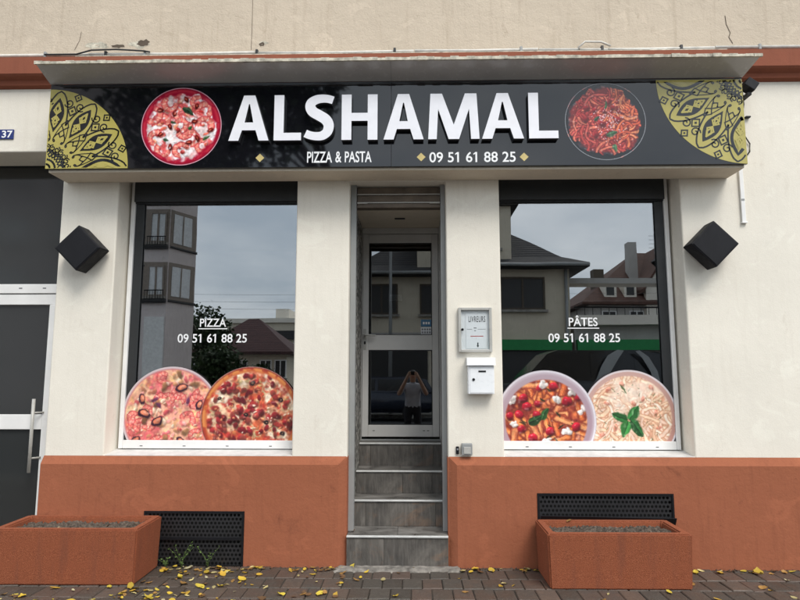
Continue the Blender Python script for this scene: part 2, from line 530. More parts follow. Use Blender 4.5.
# ================================================================== SETTING: ground, road, pavements
def plane(name, mat, x0, x1, y0, y1, z, **k):
    mb = MB(); mb.poly([(x0, y0, z), (x1, y0, z), (x1, y1, z), (x0, y1, z)])
    return mb.build(name, mat, **k)
plane('ground', 'asphalt', -250, 250, -250, 60, -0.135, kind='structure')
bx('road', 'asphalt', -120, 120, -15.4, -3.2, -0.5, -0.12, kind='structure')
kerb = bx('kerb', 'concrete', -60, 60, -3.2, -3.04, -0.4, 0.004, bev=0.012, kind='structure')
bx('far_pavement', 'concrete', -60, 60, -16.9, -15.4, -0.4, 0.0, kind='structure')
PX0, PX1, PROWS = -4.25, 4.18, 5
PW, PD, GAP = 0.146, 0.205, 0.006
pave = bx('pavement', 'joint_sand', -60, 60, -3.03, 0.7, -0.4, -0.012, kind='structure')
# pavers: the nearest rows to the wall singly, the rest joined
def paver_mesh(n, seed):
    r = random.Random(seed)
    bm = bmesh.new(); bmesh.ops.create_cube(bm, size=1.0)
    for v in bm.verts:
        v.co = Vector((v.co.x * (PW - GAP), v.co.y * (PD - GAP), v.co.z * 0.06))
        v.co += Vector((r.uniform(-1, 1) * 0.002, r.uniform(-1, 1) * 0.002, r.uniform(-1, 1) * 0.002))
    bmesh.ops.bevel(bm, geom=[e for e in bm.edges if all(v.co.z > 0 for v in e.verts)], offset=0.006, segments=1, affect='EDGES')
    me = bpy.data.meshes.new('paver'); bm.to_mesh(me); bm.free()
    me.materials.append(M['brick_paver'])
    return me
pmeshes = [paver_mesh('paver', k) for k in range(5)]
npx = int((PX1 - PX0) / PW)
prest = MB()
for row in range(15):
    yc = -0.095 - PD * (row + 0.5)
    off = PW * 0.5 * (row % 2) + rnd.uniform(-0.01, 0.01)
    lo, hi = (0, npx) if row < PROWS else (-14, npx + 14)
    if row < PROWS: lo, hi = -14, npx + 14
    for i in range(lo, hi):
        xc = PX0 + PW * (i + 0.5) + off
        dz = rnd.uniform(-0.003, 0.003)
        if row < PROWS and 0 <= i < npx:
            o = bpy.data.objects.new('paver', rnd.choice(pmeshes))
            o.location = (xc, yc, -0.03 + dz); o.rotation_euler = (rnd.uniform(-.008, .008), rnd.uniform(-.012, .012), rnd.uniform(-.012, .012))
            col.objects.link(o); o.parent = pave
        else:
            prest.box(xc - PW / 2 + .003, xc + PW / 2 - .003, yc - PD / 2 + .003, yc + PD / 2 - .003, -0.06, dz)
prest.build('paver_field', 'brick_paver', pave, kind='stuff')
# a soldier row of smaller setts and mortar against the wall
edge = MB()
xx = -4.25
while xx < 4.2:
    w = rnd.uniform(0.10, 0.16)
    if not (-0.62 < xx + w and xx < 0.42) and not (-4.3 < xx < -3.0):
        o = MB().box(xx + .004, xx + w - .004, -0.092, -0.030 + rnd.uniform(-.006, .004), -0.06, rnd.uniform(-0.006, 0.003), 0.004).build('sett', 'brick_paver', pave)
    xx += w
cp = MB()
bm = bmesh.new()
bmesh.ops.create_grid(bm, x_segments=24, y_segments=5, size=0.5)
for v in bm.verts:
    ex = abs(v.co.x) * 2; ey = abs(v.co.y) * 2
    rr = rnd.uniform(-1, 1)
    v.co = Vector((-0.115 + v.co.x * 1.02 + rr * 0.012, -0.085 + v.co.y * 0.135 + (rr * 0.018 if ey > 0.7 else 0), 0.012 + 0.006 * rnd.random() - (0.022 if ex > .95 or ey > .95 else 0)))
cp.add(bm)
cp.build('cement_patch', 'dirty_cement', pave)

# ================================================================== THE SHOP BUILDING
WL, WR = (-2.545, -0.990), (0.742, 2.275)      # window openings
DO = (-0.537, 0.286)                           # door opening
LX = -3.038                                    # left edge of the shop front
Z_SILL, Z_HEAD = 0.85, 3.245
shop = thing('shop_building', 'cream plastered shop front with terracotta plinth and beige upper wall', 'building')
def solid(x, z):
    if -4.55 < x < LX and z < 3.45: return False
    for a, b in (WL, WR):
        if a < x < b and Z_SILL < z < Z_HEAD: return False
    if DO[0] < x < DO[1] and z < 3.165: return False
    return True
soften(wall_grid([-8, -4.55, LX, WL[0], WL[1], DO[0], DO[1], WR[0], WR[1], 8], [0.0, Z_SILL, 3.165, Z_HEAD, 3.45, 4.06], solid, 0.0, 0.36).build('wall', 'white_plaster', shop), 0.012, 3)
bx('upper_wall', 'beige_plaster', -8, 8, -0.03, 0.36, 4.275, 8.5, shop)
# string course: fascia with a sloping underside
sc_ = MB()
prof = [(-0.115, 4.270), (-0.115, 4.120), (-0.10, 4.105), (-0.055, 4.085), (-0.045, 4.045), (0.0, 4.030), (0.30, 4.030), (0.30, 4.270)]
for x0, x1 in ((-8.0, 8.0),):
    a = [sc_.bm.verts.new((x0, y, z)) for y, z in prof]; b = [sc_.bm.verts.new((x1, y, z)) for y, z in prof]
    sc_.bm.faces.new(a); sc_.bm.faces.new(list(reversed(b)))
    for i in range(len(prof)): sc_.bm.faces.new([a[i], a[(i + 1) % len(prof)], b[(i + 1) % len(prof)], b[i]])
sc_.build('string_course', 'brown_paint', shop)
# plinth: proud of the wall, sloped top, splayed at the doorway, openings for the cellar grates
PF = -0.045
GL, GR = (-2.163, -1.350, 0.0, 0.425), (0.988, 2.066, 0.0, 0.575)
def psolid(x, z):
    for a, b, c, d in (GL, GR):
        if a < x < b and z < d: return False
    return True
def plinth(xs, x_end, side):
    mb = wall_grid(xs, [-0.05, GL[3], GR[3], 0.79], psolid, PF, -0.002)
    lo, hi = xs[0], xs[-1]
    # sloped top
    mb.poly([(lo, PF, 0.79), (hi, PF, 0.79), (hi, -0.002, 0.852), (lo, -0.002, 0.852)])
    # splay into the doorway
    if side == 'r':
        mb.poly([(hi, PF, -0.05), (x_end, -0.003, -0.05), (x_end, -0.003, 0.79), (hi, PF, 0.79)])
        mb.poly([(hi, PF, 0.79), (x_end, -0.003, 0.79), (x_end, -0.003, 0.852), (hi, -0.003, 0.852)])
        mb.box(x_end, x_end + .007, -0.003, 0.099, -.05, 0.845)
    else:
        mb.poly([(lo, PF, -0.05), (lo, PF, 0.79), (x_end, -0.003, 0.79), (x_end, -0.003, -0.05)])
        mb.poly([(lo, PF, 0.79), (lo, -0.003, 0.852), (x_end, -0.003, 0.852), (x_end, -0.003, 0.79)])
        mb.box(x_end - .007, x_end, -0.003, 0.099, -.05, 0.845)
    bmesh.ops.remove_doubles(mb.bm, verts=mb.bm.verts[:], dist=0.0015)
    return mb
soften(plinth([LX + 0.002, GL[0], GL[1], DO[0] - 0.062], DO[0] - 0.003, 'r').build('plinth', 'terracotta_paint', shop), 0.012, 3)
soften(plinth([DO[1] + 0.068, GR[0], GR[1], 8.0], DO[1] + 0.003, 'l').build('plinth', 'terracotta_paint', shop), 0.012, 3)
bx('plinth', 'terracotta_paint', -8, -4.55, PF, -0.002, -0.05, 0.80, shop)
# box lintel that carries the sign: its painted underside shows
bx('lintel_box', 'soffit_paint', -3.005, 2.68, -0.27, -0.002, 3.168, 3.93, shop, bev=0.006)
# recessed doorway
bx('reveal_wall', 'pebble_dash', -0.70, DO[0] - 0.008, 0.362, 1.16, 0.0, 3.30, shop)
bx('reveal_wall', 'pebble_dash', DO[1] + 0.012, 0.45, 0.362, 1.16, 0.0, 3.30, shop)
bx('reveal_lining', 'pebble_dash', DO[0] - 0.006, DO[0] + 0.022, 0.185, 1.04, 0.30, 3.012, shop)
bx('reveal_lining', 'grey_aluminium', DO[1] - 0.012, DO[1] + 0.010, 0.185, 1.04, 0.30, 3.012, shop)
cl = bx('doorway_ceiling', 'soffit_paint', -0.70, 0.45, 0.30, 1.16, 3.015, 3.10, shop)
MB().box(-0.17, -0.07, 0.66, 0.70, 3.008, 3.014).build('ceiling_slot', 'dark_frame', cl)
# rooms behind the glass
rm = MB()
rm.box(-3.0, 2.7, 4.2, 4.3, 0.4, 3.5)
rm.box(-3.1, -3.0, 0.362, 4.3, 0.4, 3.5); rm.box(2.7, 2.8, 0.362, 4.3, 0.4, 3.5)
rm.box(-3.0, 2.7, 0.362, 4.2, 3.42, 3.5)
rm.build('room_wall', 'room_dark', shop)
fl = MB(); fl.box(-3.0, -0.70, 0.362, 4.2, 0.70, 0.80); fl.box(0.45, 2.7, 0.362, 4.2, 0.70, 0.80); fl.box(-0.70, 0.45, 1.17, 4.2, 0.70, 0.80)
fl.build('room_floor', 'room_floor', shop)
ct = thing('shop_counter', 'dark wooden counter inside the shop behind the left window', 'counter', (-1.8, 3.0, 0.80))
bx('counter_front', 'wood_counter', -2.8, -0.9, 2.8, 2.86, 0.80, 1.75, ct); bx('counter_top', 'grey_aluminium', -2.85, -0.85, 2.75, 3.4, 1.75, 1.80, ct)

# ------------------------------------------------------------------ steps
steps = thing('entrance_steps', 'four slate tiled steps with metal nosings rising to the shop door', 'steps', (-0.12, 0.3, 0))
rise = [0.0, 0.238, 0.452, 0.650, 0.862]
ry = [-0.035, 0.275, 0.565, 0.860, 1.16]
for k in range(4):
    xa, xb = (DO[0] + 0.006, DO[1] - 0.006) if k == 0 else (DO[0] + 0.024, DO[1] - 0.014)
    if k == 0: cuts = [xa, xa + 0.30, xb]
    elif k % 2: cuts = [xa, xa + 0.11, xb - 0.08, xb]
    else: cuts = [xa, xa + 0.42, xb - 0.10, xb]
    z0, z1 = rise[k], rise[k + 1]
    for a, b in zip(cuts, cuts[1:]):
        MB().box(a + .0012, b - .0012, ry[k] + rnd.uniform(0, .002), ry[k] + 0.02, z0 - (0.03 if k == 0 else 0), z1 - 0.021, 0.0015).build('riser_tile', 'slate_tile', steps, origin=(a, ry[k], z0 + rnd.random()))
    tcut = [xa, xa + (xb - xa) * 0.5, xb] if k % 2 == 0 else [xa, xb]
    for a, b in zip(tcut, tcut[1:]):
        MB().box(a + .0012, b - .0012, ry[k] - 0.004, ry[k + 1] + (0.0 if k < 3 else -0.10), z1 - 0.02, z1, 0.0015).build('tread_tile', 'slate_tread', steps, origin=(a, ry[k], z0 + rnd.random()))
    MB().box(xa + .001, xb - .001, ry[k] - 0.012, ry[k] + 0.008, z1 - 0.010, z1 + 0.003, 0.002).build('nosing', 'nosing_metal', steps)
    if k == 0:   # core below the treads, closed at the sides
        pass
core = MB()
for k in range(4): core.box(DO[0] + 0.03, DO[1] - 0.02, ry[k] + 0.021, ry[k + 1] + 0.02, -0.05 + 0.001 * k, rise[k + 1] - 0.021)
core.build('step_core', 'concrete', steps)

# ------------------------------------------------------------------ glass door
door = thing('shop_door', 'grey aluminium glass door with mid rail at top of the steps', 'door', (-0.12, 1.1, 0.862))
DY = 1.08
fr = MB()
fr.box(-0.544, -0.512, DY - .02, DY + .05, 0.875, 3.012); fr.box(0.268, 0.300, DY - .02, DY + .05, 0.875, 3.012)
fr.box(-0.511, 0.267, DY - .02, DY + .05, 2.952, 3.012)
fr.build('door_frame', 'grey_aluminium', door)
leaf = MB()
leaf.box(-0.508, -0.446, DY - .012, DY + .04, 0.898, 2.948, 0.004); leaf.box(0.198, 0.264, DY - .012, DY + .04, 0.898, 2.948, 0.004)
leaf.box(-0.4455, 0.1975, DY - .010, DY + .04, 2.858, 2.948, 0.004)
leaf.box(-0.4455, 0.1975, DY - .010, DY + .04, 1.757, 1.909, 0.004)
leaf.box(-0.4455, 0.1975, DY - .010, DY + .04, 0.898, 1.013, 0.004)
leaf_o = leaf.build('door_leaf', 'grey_aluminium', door)
gk = MB()
for z0, z1 in ((1.909, 2.858), (1.013, 1.757)):
    for b in ((-0.446, -0.438, z0, z1), (0.190, 0.198, z0, z1), (-0.4375, 0.1895, z0, z0 + .008), (-0.4375, 0.1895, z1 - .008, z1)):
        gk.box(b[0], b[1], DY - .002, DY + .03, b[2], b[3])
gk.build('glazing_gasket', 'rubber', leaf_o)
bx('pane', 'door_glass', -0.446, 0.198, DY + .012, DY + .020, 1.909, 2.858, door)
bx('pane', 'door_glass', -0.446, 0.198, DY + .012, DY + .020, 1.013, 1.757, door)
th = MB().box(-0.544, 0.300, DY - .035, DY + .05, 0.8625, 0.8745, 0.002).build('threshold', 'rail_grey', door)
# handle with plate, key cylinder
hp = MB().box(-0.497, -0.467, DY - .020, DY - .0125, 1.76, 1.97, 0.003).build('handle_plate', 'steel', door)
h = MB(); h.tube([(-0.482, DY - .02, 1.905), (-0.482, DY - .065, 1.905), (-0.470, DY - .07, 1.905), (-0.370, DY - .07, 1.900)], 0.010, 8)
h.build('lever', 'steel', hp)
MB().box(-0.490, -0.474, DY - .026, DY - .0205, 1.815, 1.845, 0.003).build('key_cylinder', 'black_metal', hp)
# stickers on the upper pane
st = MB().box(0.085, 0.193, DY + .008, DY + .0115, 1.995, 2.065).build('sticker', 'sticker_blue', door, label='small blue payment sticker with white arcs')
wv = MB()
for k in range(3): wv.box(0.105 + k * 0.026, 0.123 + k * 0.026, DY + .0065, DY + .0078, 2.018, 2.042)
wv.build('sticker_print', 'vinyl_white', st)
st2 = MB().box(0.085, 0.193, DY + .008, DY + .0115, 1.918, 1.988).build('sticker', 'paper_white', door, label='small white sticker with rows of card logos')
wv = MB()
for i in range(4):
    for j in range(2): wv.box(0.092 + i * 0.025, 0.110 + i * 0.025, DY + .0065, DY + .0078, 1.926 + j * .03, 1.946 + j * .03)
wv.build('sticker_print', 'ink_grey', st2)
bx('opening_notice', 'paper_white', -0.235, -0.105, DY + .022, DY + .025, 2.26, 2.325, door)
sl = MB()
for x in (-0.40, 0.10, 0.14): sl.box(x, x + 0.022, DY - .0115, DY - .0108, 0.955, 0.961)
sl.build('drain_slot', 'black_metal', leaf_o)

# ------------------------------------------------------------------ roller shutter over the doorway with its guide rails
shut = thing('roller_shutter', 'brown rolled up slatted shutter between two grey guide rails in the doorway', 'shutter', (-0.12, 0.15, 0.24))
for xa, xb in ((-0.534, -0.488), (0.246, 0.284)):
    rl = MB(); rl.box(xa, xb, 0.100, 0.106, 0.2415, 3.163); rl.box(xa, xa + .006, 0.1065, 0.165, 0.2415, 3.163); rl.box(xb - .006, xb, 0.1065, 0.165, 0.2415, 3.163)
    rl.box(xa + .0065, xb - .0065, 0.155, 0.165, 0.2415, 3.163)
    rl.build('guide_rail', 'rail_grey', shut)
for k, z in enumerate((3.075, 3.025)):
    pass
zs_ = [2.965, 3.012, 3.086, 3.160]
for k in range(3):
    s_ = MB(); s_.box(-0.486, 0.244, 0.135 + 0.006 * k, 0.150 + 0.006 * k, zs_[k] + .004, zs_[k + 1] - .004, 0.004)
    s_.build('slat', 'shutter_slat', shut)
    if k < 2:
        MB().box(-0.486, 0.244, 0.122, 0.134, zs_[k + 1] - .005, zs_[k + 1] + .005, 0.002).build('slat_rib', 'steel', shut)
for xa in (-0.484, 0.150):
    MB().box(xa, xa + 0.092, 0.112, 0.134, 3.000, 3.014, 0.003).build('stop_bracket', 'steel', shut)
bx('shutter_housing', 'shutter_slat', -0.534, 0.284, 0.19, 0.298, 2.99, 3.163, shut)

# ================================================================== PRINTED FOOD PICTURES (flat prints, painted into vertex colours)
class Pic:
    def __init__(s, base, seed, n=300):
        s.n = n
        s.r = np.random.RandomState(seed)
        a = (np.arange(n) + 0.5) / n * 2 - 1
        s.u, s.v = np.meshgrid(a, a)
        s.c = np.ones((n, n, 3)) * np.array(base, float)
        s.u0, s.v0 = s.u, s.v
        wu = (s.fbm(12) - .5) * .07 + (s.fbm(40) - .5) * .018; wv = (s.fbm(12) - .5) * .07 + (s.fbm(40) - .5) * .018
        s.u, s.v = s.u0 + wu, s.v0 + wv      # irregular outlines
        s.a = np.ones((n, n))
    def noise(s, k):
        g = s.r.rand(k + 2, k + 2)
        x = (s.u0 + 1) / 2 * k if hasattr(s, 'u0') else (s.u + 1) / 2 * k; y = (s.v0 + 1) / 2 * k if hasattr(s, 'v0') else (s.v + 1) / 2 * k
        xi = np.clip(x.astype(int), 0, k); yi = np.clip(y.astype(int), 0, k)
        fx = x - xi; fy = y - yi
        fx = fx * fx * (3 - 2 * fx); fy = fy * fy * (3 - 2 * fy)
        return (g[yi, xi] * (1 - fx) + g[yi, xi + 1] * fx) * (1 - fy) + (g[yi + 1, xi] * (1 - fx) + g[yi + 1, xi + 1] * fx) * fy
    def fbm(s, k): return (s.noise(k) + 0.5 * s.noise(2 * k) + 0.25 * s.noise(4 * k)) / 1.75
    def put(s, m, colr, alpha=1.0):
        m = (np.clip(m, 0, 1) * alpha)[..., None]
        s.c = s.c * (1 - m) + np.array(colr, float) * m
    def patch(s, k, lo, hi, colr, alpha=1.0): s.put((s.fbm(k) - lo) / (hi - lo), colr, alpha)
    def loc(s, cx, cy, rot):
        x, y = s.u - cx, s.v - cy
        return x * math.cos(rot) + y * math.sin(rot), -x * math.sin(rot) + y * math.cos(rot)
    def ell(s, cx, cy, rx, ry, rot, colr, shade=0.25, soft=0.18, alpha=1.0, drop=0.0):
        x, y = s.loc(cx, cy, rot)
        if drop:
            xs, ys = s.loc(cx + 0.012, cy - 0.02, rot)
            s.put((1.1 - np.sqrt((xs / rx) ** 2 + (ys / ry) ** 2)) / 0.4, (60, 25, 20), drop)
        d = np.sqrt((x / rx) ** 2 + (y / ry) ** 2)
        m = np.clip((1 - d) / soft, 0, 1) * alpha
        lit = 1 + shade * ((s.v - cy) / max(rx, ry) * 0.9 - (s.u - cx) / max(rx, ry) * 0.3)
        cc = np.clip(np.array(colr, float)[None, None] * lit[..., None], 0, 255)
        s.c = s.c * (1 - m[..., None]) + cc * m[..., None]
    def arc(s, cx, cy, rad, w, a0, a1, colr, alpha=1.0, edge=None):
        x, y = s.u - cx, s.v - cy
        ang = np.mod(np.arctan2(y, x) - a0, 2 * math.pi)
        inn = (ang < (a1 - a0)).astype(float)
        d = np.abs(np.sqrt(x * x + y * y) - rad)
        if edge is not None: s.put((w * 1.35 - d) / (w * 0.35) * inn, edge, alpha)
        s.put((w - d) / (w * 0.6) * inn, colr, alpha)
    def cap(s, x0, y0, x1, y1, w, colr, edge=None, alpha=1.0):
        dx, dy = x1 - x0, y1 - y0; L = dx * dx + dy * dy
        t = np.clip(((s.u - x0) * dx + (s.v - y0) * dy) / L, 0, 1)
        d = np.sqrt((s.u - x0 - t * dx) ** 2 + (s.v - y0 - t * dy) ** 2)
        if edge is not None: s.put((w * 1.3 - d) / (w * 0.4), edge, alpha)
        s.put((w - d) / (w * 0.7), colr, alpha)
    def leaf(s, cx, cy, L, W, rot, colr):
        x, y = s.loc(cx, cy, rot)
        hw = W * np.sqrt(np.clip(1 - (x / L) ** 2, 0, 1)) * (1 - 0.25 * x / L)
        inside = np.clip((hw - np.abs(y)) / 0.03, 0, 1) * (np.abs(x) < L)
        s.put(inside, colr)
        s.put(inside * np.clip((0.5 * W - np.abs(y - 0.3 * W)) / (0.5 * W), 0, 1), tuple(min(255, v * 1.7 + 14) for v in colr), 0.55)
        s.put(np.clip((0.012 - np.abs(y)) / 0.008, 0, 1) * inside, tuple(v * 0.5 for v in colr), 0.8)
    def rpos(s, R0): 
        while True:
            x, y = s.r.uniform(-1, 1, 2)
            if x * x + y * y < R0 * R0: return x, y
    def rad(s): return np.sqrt(s.u0 ** 2 + s.v0 ** 2)
    def grain(s, amt, R0=1.0):
        g = (s.fbm(16) - .5) * 1.0 + (s.noise(48) - .5) * .5 + (s.noise(90) - .5) * .2
        m = np.clip((R0 - s.rad()) / .03, 0, 1)
        s.c = np.clip(s.c * (1 + amt * g * m)[..., None], 0, 255)
        mean = s.c.mean()
        h = ((s.noise(34) - .78) / .2).clip(0, 1) * m          # wet highlights
        s.put(h, (255, 232, 220), .35)

def shrimp(p, x, y, s, a):
    p.arc(x + .012, y - .015, s, s * .42, a, a + 4.0, (120, 40, 40), .55)
    p.arc(x, y, s, s * .40, a, a + 4.2, (236, 132, 118), 1, (196, 70, 76))
    for k in range(5):
        t = a + 0.4 + k * 0.75
        p.cap(x + math.cos(t) * s * .72, y + math.sin(t) * s * .72, x + math.cos(t) * s * 1.28, y + math.sin(t) * s * 1.28, s * .09, (252, 208, 190), None, .75)
def mussel(p, x, y, s, a):
    p.ell(x, y, s, s * .62, a, (52, 22, 40), .1, .15, 1, .5)
    p.ell(x + .01, y + .01, s * .74, s * .42, a, (222, 128, 96), .3, .3)
    p.ell(x + .02, y + .02, s * .35, s * .18, a, (246, 178, 150), .2, .5, .8)

def pic_seafood():
    p = Pic((232, 168, 142), 3)
    p.patch(6, .45, .72, (222, 110, 108)); p.patch(9, .5, .7, (242, 200, 160)); p.patch(16, .56, .74, (206, 84, 96), .7); p.patch(22, .58, .78, (240, 184, 110), .5)
    for _ in range(130):
        x, y = p.rpos(.92); p.ell(x, y, p.r.uniform(.03, .09), p.r.uniform(.02, .055), p.r.uniform(0, 3), [(224, 110, 120), (240, 156, 150), (250, 214, 188), (190, 74, 84), (206, 150, 106), (176, 110, 84)][p.r.randint(6)], .4, .45, .85, .25)
    for k in range(20):
        x, y = p.rpos(.86); shrimp(p, x, y, p.r.uniform(.085, .125), p.r.uniform(0, 6))
    for _ in range(30):
        x, y = p.rpos(.9); p.ell(x, y, p.r.uniform(.02, .06), p.r.uniform(.015, .035), p.r.uniform(0, 3), [(226, 96, 100), (246, 180, 150), (252, 218, 190), (176, 48, 60)][p.r.randint(4)], .4, .5, .8, .2)
    for x, y in ((-.15, .6), (.45, .65), (-.55, -.05), (.65, -.02), (.15, .85), (-.3, .25), (.3, -.3), (-.1, -.45)): p.ell(x, y, .11, .06, p.r.uniform(0, 3), (146, 104, 70), .6, .35, .85, .4)
    for x, y, a in ((-.62, .34, 1.9), (-.28, -.1, .6), (.20, .58, .2), (-.72, -.5, .7), (-.22, -.55, .5), (.22, -.52, 2.2), (.58, .22, 1.3), (-.55, .05, 2.6)): mussel(p, x, y, p.r.uniform(.12, .15), a)
    for x, y in ((-.35, .34), (-.25, .22), (.32, .30), (.68, .1), (-.18, -.85)): p.ell(x, y, .10, .05, p.r.uniform(0, 3), (78, 34, 70), .5, .5, .85)
    p.grain(.42, .93)
    r = p.rad(); p.put((r - .925) / .02, (200, 130, 132)); p.put((r - .95) / .02, (206, 190, 192))
    return p
def pic_pepperoni():
    p = Pic((222, 184, 150), 11)
    p.patch(7, .42, .66, (208, 100, 66)); p.patch(12, .5, .7, (240, 220, 194)); p.patch(18, .52, .72, (180, 54, 44), .9)
    for _ in range(120):
        x, y = p.rpos(.86); p.ell(x, y, p.r.uniform(.02, .07), p.r.uniform(.02, .05), p.r.uniform(0, 3), [(244, 226, 200), (230, 138, 86), (200, 82, 58), (192, 166, 112), (150, 60, 46)][p.r.randint(5)], .4, .5, .8, .2)
    for _ in range(34):
        x, y = p.rpos(.8); p.arc(x, y, p.r.uniform(.04, .10), .018, p.r.uniform(0, 6), p.r.uniform(6, 9), (202, 180, 136), .7)
    for _ in range(115):
        x, y = p.rpos(.86); p.ell(x, y, p.r.uniform(.05, .095), p.r.uniform(.04, .07), p.r.uniform(0, 3), [(128, 28, 38), (146, 38, 44), (106, 22, 32), (164, 54, 50), (140, 60, 52)][p.r.randint(5)], .45, .3, .95, .55)
    for _ in range(70):
        x, y = p.rpos(.84); p.ell(x, y, p.r.uniform(.02, .05), p.r.uniform(.015, .03), p.r.uniform(0, 3), [(244, 228, 204), (226, 150, 104), (214, 120, 90)][p.r.randint(3)], .3, .5, .8, .2)
    for x, y in ((-.62, .38), (.02, .68), (-.08, .05), (.62, .34), (.66, -.34), (-.55, -.75), (.3, -.1)):
        p.ell(x, y, .055, .052, 0, (26, 20, 22), .2, .3); p.ell(x, y, .02, .02, 0, (150, 110, 90), .2, .4)
    p.grain(.5, .9)
    r = p.rad(); n = p.fbm(14)
    p.put((r - .87 + (n - .5) * .06) / .04, (200, 102, 56)); p.put((r - .88) / .06 * (n > .5), (220, 140, 76)); p.put((r - .9) / .05 * (n < .42), (168, 60, 42)); p.put((r - .955) / .03, (140, 48, 38)); p.put((r - .985) / .01, (176, 146, 136))
    return p
def bowl(p, inner, rim, wall):
    r = p.rad()
    p.put((r - inner) / .03, wall); p.put((r - (inner + .10)) / .10, rim); p.put((r - .955) / .015, (240, 234, 240)); p.put((r - .985) / .012, (190, 178, 186))
    sh_ = np.clip((p.v0 - p.u0 * .3) * .5 + .5, 0, 1) * np.clip((r - inner) / .03, 0, 1)      # printed shading of the plate
    p.put(sh_, tuple(v * .80 for v in rim), .45)
def pic_penne():
    p = Pic((150, 58, 46), 21)
    p.patch(8, .48, .72, (104, 34, 32)); p.patch(14, .5, .72, (206, 110, 66))
    for _ in range(52):
        x, y = p.rpos(.80); a = p.r.uniform(0, 3.1); L = p.r.uniform(.14, .21); w = p.r.uniform(.055, .072)
        p.cap(x - L * math.cos(a), y - L * math.sin(a), x + L * math.cos(a), y + L * math.sin(a), w, [(238, 136, 74), (224, 112, 60), (244, 162, 104), (232, 146, 96)][p.r.randint(4)], (130, 48, 36))
        for o_ in (-.35, .1, .5): p.cap(x - L * .8 * math.cos(a) - w * o_ * math.sin(a), y - L * .8 * math.sin(a) + w * o_ * math.cos(a), x + L * .8 * math.cos(a) - w * o_ * math.sin(a), y + L * .8 * math.sin(a) + w * o_ * math.cos(a), .007, (250, 190, 130) if o_ > 0 else (180, 74, 40), None, .6)
    for _ in range(16):
        x, y = p.rpos(.74); p.leaf(x, y, .08, .028, p.r.uniform(0, 3), (34, 50, 28))
    for x, y in ((-.45, .45), (-.16, .34), (-.52, .12), (-.1, .66), (.16, .68), (.42, .38), (.66, .46), (-.5, -.18), (-.26, -.34), (.08, -.2), (-.62, -.5), (.60, -.12), (-.2, .12), (.12, -.55), (-.72, .1), (.35, -.65), (-.38, .28), (-.3, -.6)):
        p.ell(x, y, p.r.uniform(.08, .11), p.r.uniform(.075, .10), .3, (166, 24, 44), .7, .18, 1, .7); p.ell(x - .025, y + .04, .03, .018, .4, (240, 150, 150), .1, .7, .8); p.ell(x + .02, y - .03, .04, .02, .2, (104, 10, 30), .1, .8, .6)
    for x, y in ((-.02, .72), (.24, .42), (.52, .58), (.72, .22), (-.68, .40), (0, -.42), (.4, -.22), (-.62, -.08)):
        for _ in range(8): p.ell(x + p.r.uniform(-.065, .065), y + p.r.uniform(-.055, .055), p.r.uniform(.035, .075), p.r.uniform(.03, .06), p.r.uniform(0, 3), (236, 226, 220), .35, .4, 1, .12)
    p.leaf(-.20, .02, .16, .085, .6, (34, 62, 32)); p.leaf(-.02, .14, .14, .075, 1.0, (40, 78, 38))
    p.grain(.38, .82)
    bowl(p, .80, (232, 226, 234), (172, 140, 152))
    return p
def pic_cream():
    p = Pic((240, 208, 180), 33)
    p.patch(6, .48, .72, (222, 164, 134)); p.patch(10, .5, .7, (250, 232, 212))
    for _ in range(150):
        x, y = p.rpos(.84); a = p.r.uniform(0, 6.3); R0 = p.r.uniform(.28, .80)
        p.arc(x + R0 * math.cos(a), y + R0 * math.sin(a), R0, p.r.uniform(.026, .050), a + 3.14 - .5, a + 3.14 + p.r.uniform(.2, .6), [(250, 230, 204), (246, 214, 182), (252, 238, 220), (240, 200, 168), (244, 212, 192)][p.r.randint(5)], .97, (204, 146, 114))
    p.patch(5, .52, .72, (248, 226, 208), .7)
    for x, y in ((-.42, .58), (-.15, .70), (-.45, .30), (.28, .38), (.55, .1), (.45, .62), (-.3, -.2), (.2, -.5), (-.6, -.35), (.6, -.2), (.1, .3)): p.ell(x, y, .085, .05, p.r.uniform(0, 3), (196, 104, 84), .5, .5, .75); p.ell(x, y + .02, .05, .03, p.r.uniform(0, 3), (240, 180, 156), .2, .5, .8)
    for _ in range(60):
        x, y = p.rpos(.72); p.cap(x, y, x + p.r.uniform(-.06, .06), y + p.r.uniform(-.06, .06), .010, (84, 96, 58), None, .7)
    p.leaf(-.12, .60, .12, .03, -1.1, (70, 96, 50))
    p.ell(.0, -.06, .36, .30, 0, (150, 110, 84), 0, .9, .5)
    p.leaf(-.20, .02, .18, .10, 2.8, (32, 84, 38)); p.leaf(.10, .10, .18, .11, 1.0, (40, 100, 46)); p.leaf(-.10, -.22, .17, .12, -2.0, (50, 118, 54)); p.leaf(.13, -.22, .20, .11, -1.0, (30, 78, 36))
    p.grain(.18, .86)
    bowl(p, .86, (236, 218, 214), (206, 150, 136))
    return p
